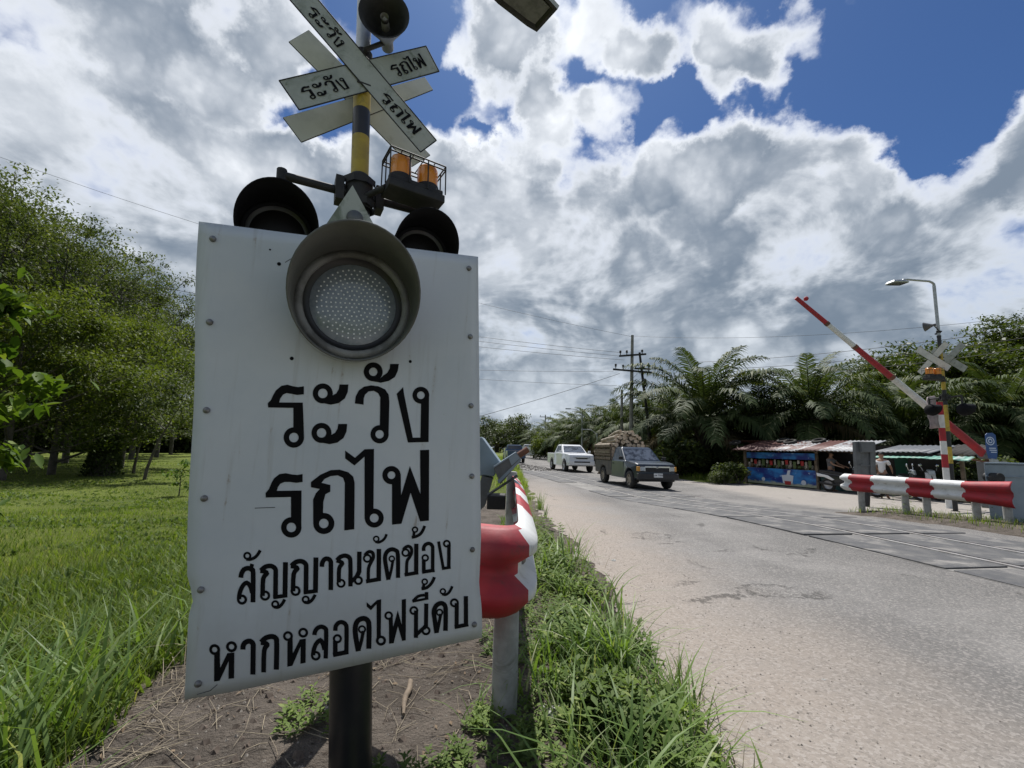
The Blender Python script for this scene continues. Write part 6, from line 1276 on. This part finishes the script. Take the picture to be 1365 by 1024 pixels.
def scatter(name, n, xr, yr, keep, H, W_, m_, seed, lean=.5, curl=.6, seg=3, dens=None):
    rng = np.random.RandomState(seed); x = rng.uniform(*xr, n); y = rng.uniform(yr[0]**.5, yr[1]**.5, n)**2 if dens is None else dens(rng, n); k_ = keep(x, y, rng); x, y = x[k_], y[k_]; P_ = np.stack([x, y, hgt(x, y)-.01], 1); n = len(x)
    cl_ = .55+.9*(lat(x, y, .45, 31)+.5); V, Fq = blades(P_, H*rng.uniform(.55, 1.25, n)*cl_*(1+0*x), W_*rng.uniform(.6, 1.3, n), rng, lean, curl, seg)
    return tag(np_mesh(name, V, Fq, m_), kind='stuff')
# short field grass, denser near the camera
def polar(rng, r0, r1, a0, a1, n, pw=1.0): r = r0*(r1/r0)**rng.uniform(0, 1, n); a = rng.uniform(a0, a1, n); return r*np.sin(a), r*np.cos(a)
def field(name, n, r0, r1, H, W_, seed, m_, keep=None, lean=.5, curl=.7, a0=-1.15, a1=-.18):
    rng = np.random.RandomState(seed); x, y = polar(rng, r0, r1, a0, a1, n); k_ = (rng.rand(n) > dirt_w(x, y)*1.05)
    if keep is not None: k_ &= keep(x, y, rng)
    x, y = x[k_], y[k_]; n = len(x); z = hgt(x, y); r = np.hypot(x, y); cl_ = (.55+.8*(lat(x, y, .8, 32)+.5))*(1-.45*sst(r, 4, 11)); sc = np.maximum(1, r/5.5)
    V, Fq = blades(np.stack([x, y, z-.01], 1), H*rng.uniform(.5, 1.3, n)*cl_, W_*sc*rng.uniform(.7, 1.3, n), rng, lean, curl, 2); return tag(np_mesh(name, V, Fq, m_), kind='stuff')
field('field_grass', 150000, 2.2, 42, .115, .0055, 41, GM)
field('field_weeds', 42000, 2.3, 24, .12, .024, 42, WM, lambda x, y, r: lat(x, y, 1.3, 33)+.5 > .42, .9, .9)
# tall rank grass in the lower left corner
field('tall_grass', 4200, 1.5, 4.6, .42, .017, 43, GM2, lambda x, y, r: (lat(x, y, .5, 34)+.5 > .30)*(r.rand(len(x)) < 1.15-.27*np.hypot(x, y))*(y < 4.2), .55, 1.0, -1.05, -.40)
# verge right of the board: grass, broad-leaved weeds, one big tuft
def verge_keep(x, y, rng):
    c = .62+.05*np.sin(y*2.1)-.03*y; w_ = .30+.12*(lat(y*0, y, .7, 35)); d_ = np.abs(x-c)/np.maximum(.1, w_); return (d_ < 1)*(rng.rand(len(x)) < 1.1-d_*.8)*(lat(x, y, .35, 36)+.5 > .52)*(rng.rand(len(x)) < 1.5-.20*y)
def weeds(name, n, xr, yr, keep, H, leaf, seed, m_):
    """little plants: a short stem with whorls of oval leaves"""
    rng = np.random.RandomState(seed); x = rng.uniform(*xr, n); y = np.exp(rng.uniform(math.log(yr[0]), math.log(yr[1]), n)); k_ = keep(x, y, rng); x, y = x[k_], y[k_]; n = len(x); z = hgt(x, y); h = H*rng.uniform(.5, 1.4, n); V = []; cnt_ = 0
    for lv in range(4):
        for s in range(3):
            a = s*2.09+lv*1.05+rng.uniform(-.4, .4, n); e = .35+.25*lv/3+rng.uniform(-.25, .25, n); L = leaf*rng.uniform(.6, 1.25, n)*(1-.12*lv); d = np.stack([np.cos(a)*np.cos(e), np.sin(a)*np.cos(e), np.sin(e)], 1); sd = np.stack([-np.sin(a), np.cos(a), np.zeros(n)], 1)
            o = np.stack([x+rng.normal(0, .004, n), y, z+h*(.25+.25*lv)], 1); L = L[:, None]; dn = np.array([0, 0, -1.])
            V.append(np.stack([o, o+d*L*.45+sd*L*.2, o+d*L+dn*L*.22, o+d*L*.45-sd*L*.2], 1).reshape(-1, 3)); cnt_ += n
    V = np.concatenate(V); return tag(np_mesh(name, V, np.arange(len(V)).reshape(-1, 4), m_), kind='stuff')
weeds('verge_weeds', 2600, (.05, .95), (1.3, 9), verge_keep, .12, .085, 51, WM)
weeds('low_weeds', 2200, (-1.4, .6), (1.4, 7), lambda x, y, r: (lat(x, y, .4, 37)+.5 > .58-.22*sst(x, -.3, .2))*(x > -.9), .05, .046, 52, WM)
scatter('verge_grass', 9000, (.0, 1.05), (1.3, 16), lambda x, y, r: (np.abs(x-(.62-.035*y)) < .34+.05*np.sin(y*3))*(lat(x, y, .5, 38)+.5 > .50)*(r.rand(len(x)) < 1.45-.27*y), .21, .0095, GM2, 53, .6, .9)
scatter('verge_grass', 5000, (-.2, .75), (5.2, 15), lambda x, y, r: (np.abs(x-.28) < .40)*(lat(x, y, .9, 46)+.5 > .62), .22, .009, GM2, 54, .5, .7)
def tuft(px, py, n, H, W_, seed, label, curl=1.15, lean=.75):
    p = GS(px, py); rng = np.random.RandomState(seed); q = np.stack([rng.normal(0, .035, n), rng.normal(0, .035, n), np.zeros(n)], 1); V, Fq = blades(q, H*rng.uniform(.55, 1.15, n), W_*rng.uniform(.7, 1.2, n), rng, lean, curl, 6); o = np_mesh('grass_tuft', V, Fq, GM2); o.location = (p.x, p.y, float(hgt(p.x, p.y))-.01); tag(o, label, 'grass', 'arching grass tufts')
tuft(828, 905, 70, .44, .019, 61, 'largest arching grass tuft leaning over the sandy road edge'); tuft(775, 900, 44, .36, .015, 62, 'arching grass tuft left of the largest one on the verge'); tuft(690, 945, 18, .26, .010, 63, 'thin grass tuft at the foot of the near guard rail post'); tuft(905, 975, 34, .28, .012, 64, 'low grass tuft at the sandy road edge nearest the bottom'); tuft(752, 800, 40, .24, .011, 66, 'middle-sized grass tuft on the verge right of the near rail end'); tuft(640, 985, 16, .18, .009, 67, 'small grass tuft on the soil between pipe and rail post'); tuft(720, 680, 60, .42, .009, 65, 'upright grass tuft beside the far end of the near guard rail', .5, .4)
# island and verge beyond
scatter('island_grass', 9000, (6, 12.5), (6, 13), lambda x, y, r: hgt(x, y)-base(y) > .035, .13, .009, GM, 55, .6, .8)
weeds('island_weeds', 900, (6, 12), (6.5, 13), lambda x, y, r: (hgt(x, y)-base(y) > .06)*(lat(x, y, .5, 39)+.5 > .55), .30, .06, 56, WM)
scatter('far_verge_grass', 16000, (9.2, 17), (22, 60), lambda x, y, r: (x > 9.8)*(hgt(x, y)-base(y) > .03), .30, .028, GM, 57, .6, .8, 2)
scatter('far_verge_grass', 6000, (-3.5, .9), (16, 70), lambda x, y, r: x < .7, .35, .03, GM, 58, .5, .7, 2)
# dry straw, twigs, stones on the bare soil
rng = np.random.RandomState(71); q = MB(); q2 = MB()
for i in range(2600):
    x = rng.uniform(-1.9, .35); y = rng.uniform(1.25, 4.2)
    edge = abs(x-(-1.62-.12*(y-2))) < .35
    if float(dirt_w(x, y)) < .35 or (not edge and rng.rand() > .30): continue
    z = float(hgt(x, y))+.006; a = rng.uniform(0, 6.28); L = rng.uniform(.03, .14); k1 = rng.normal(0, .012, 2); d = Vector((math.cos(a), math.sin(a), 0))
    pts = [Vector((x, y, 0))-d*L, Vector((x+k1[0], y+k1[1], 0)), Vector((x, y, 0))+d*L]
    for p_ in pts: p_.z = float(hgt(p_.x, p_.y))+.005+rng.uniform(0, .012)
    q.tube(pts, rng.uniform(.0007, .0018), 4, 0, False)
tag(q.build('dry_straw', STR), kind='stuff')
K['deadleaf'] = mat('dead_leaf', (.13, .09, .055), .9, (.21, .155, .10), 25); rng2 = np.random.RandomState(77); n = 620; xx = rng2.uniform(-1.9, 1.0, n); yy = rng2.uniform(1.2, 6, n); kp = dirt_w(xx, yy) > .35; xx, yy = xx[kp], yy[kp]
V, Fq = leaf_quads(np.stack([xx, yy, hgt(xx, yy)+.008], 1), None, .026, rng2, .5, .0); V[:, 2] = np.maximum(V[:, 2], hgt(V[:, 0], V[:, 1])+.003); V[:, 2] = np.minimum(V[:, 2], hgt(V[:, 0], V[:, 1])+.02); tag(np_mesh('dead_leaves', V, Fq, K['deadleaf']), kind='stuff')
K['clod'] = mat('soil_clod', (.085, .066, .052), .95, (.14, .11, .088), 30); qc = MB(); rg3 = np.random.RandomState(79)
for i in range(1500):
    x = rg3.uniform(-1.9, .5); y = rg3.uniform(1.2, 4.6)
    if float(dirt_w(x, y)) < .3: continue
    s_ = .006+.022*rg3.rand()**3; z = float(hgt(x, y)); R = Matrix.Rotation(rg3.uniform(0, 6), 3, 'Z'); e = [Vector(v)*s_*rg3.uniform(.8, 1.2) for v in ((1, 0, -.2), (.3, .9, -.2), (-.8, .5, -.2), (-.7, -.6, -.2), (.4, -.9, -.2), (.4, .2, .55), (-.4, -.1, .6))]
    qc.add([Vector((x, y, z))+R @ v for v in e], [(0, 1, 5), (1, 2, 5), (2, 6, 5), (2, 3, 6), (3, 4, 6), (4, 5, 6), (4, 0, 5)], 0, False)
tag(qc.build('soil_clods', K['clod']), kind='stuff')
scatter('verge_grass', 620, (-.1, 1.0), (1.3, 6), lambda x, y, r: (np.abs(x-(.60-.035*y)) < .40)*(lat(x, y, .4, 44)+.5 > .5), .34, .017, GM2, 59, .75, 1.25, 5)
scatter('dry_grass', 1500, (-1.7, 1.0), (1.3, 7), lambda x, y, r: (lat(x, y, .4, 45)+.5 > .5)*((np.abs(x+1.55+.12*(y-2)) < .3) | (x > .1)), .16, .0045, STR, 60, 1.2, 1.1, 3)
K['grit'] = mat('grit', (.30, .27, .23), .9, (.16, .14, .12), 60)
for i in range(2600):
    if i < 1700: x = rng.uniform(-1.7, .5); y = rng.uniform(1.2, 4.5); s_ = rng.uniform(.003, .011)
    else: y = math.exp(rng.uniform(math.log(1.7), math.log(9))); x = 1.0+abs(rng.normal(0, .7)); s_ = rng.uniform(.003, .010)
    if i < 1700 and float(dirt_w(x, y)) < .3: continue
    z = (float(hgt(x, y)) if i < 1700 else float(base(y))+.004); R = Matrix.Rotation(rng.uniform(0, 6), 3, 'Z'); e = [Vector(v)*s_ for v in ((1, 0, -.2), (-.1, 1, -.2), (-1, -.1, -.2), (.1, -.9, -.2), (.1, .1, .7))]
    q2.add([Vector((x, y, z))+R @ v for v in e], [(0, 1, 4), (1, 2, 4), (2, 3, 4), (3, 0, 4)])
tag(q2.build('grit', K['grit']), kind='stuff')
def rock(px, py, r, label, sq=.6):
    p = GS(px, py); z = float(hgt(p.x, p.y)); rg = random.Random(int(px)); q = MB(); prof = [(.001, -r*.3), (r*.8, -r*.2), (r, r*.15), (r*.75, r*.5*sq*1.5), (.001, r*sq)]; q.lathe(prof, (p.x, p.y, z), (rg.uniform(-.2, .2), rg.uniform(-.2, .2), 1), 9, 0, False); q.v = [(v[0]+rg.uniform(-.15, .15)*r, v[1]+rg.uniform(-.15, .15)*r, v[2]+rg.uniform(-.1, .1)*r) for v in q.v]; tag(q.build('stone', K['concrete'], bevel=r*.12), label, 'stone')
rock(744, 978, .05, 'grey rounded stone lying among the weeds right of the post'); rock(728, 968, .028, 'small brown stone touching the larger grey stone')
rock(1098, 907, .012, 'tiny dark stone on the sandy side of the road'); rock(818, 748, .03, 'pale pebble alone near the verge on the road')
p = GS(612, 861); q = MB(); q.lathe([(.0, .016), (.013, .016), (.016, .012), (.016, 0)], (p.x, p.y, float(hgt(p.x, p.y))+.004), (.2, 0, 1), 16); K['capblue'] = mat('cap_blue', (.05, .16, .45), .4); tag(q.build('bottle_cap', K['capblue']), 'small blue bottle cap on the soil below the right corner of the board', 'bottle cap')
a_, b_ = GS(546, 928), GS(534, 985); q = MB(); n = 5
q.tube([a_.lerp(b_, i/4)+Vector((.006*math.sin(i*2), 0, float(hgt(a_.lerp(b_, i/4).x, a_.lerp(b_, i/4).y))-a_.lerp(b_, i/4).z+.014)) for i in range(5)], [.013, .014, .013, .011, .006], 7); tag(q.build('stick', K['wood']), 'weathered stick lying on the soil right of the black pipe', 'stick')
a_, b_ = GS(380, 1022), GS(420, 1003); q = MB(); q.tube([a_+Vector((0, 0, .02)), a_.lerp(b_, .5)+Vector((0, .01, .025)), b_+Vector((0, 0, .02))], [.008, .011, .004], 7); tag(q.build('stick', STR), 'pale broken stick at the bottom edge left of the black pipe', 'stick')
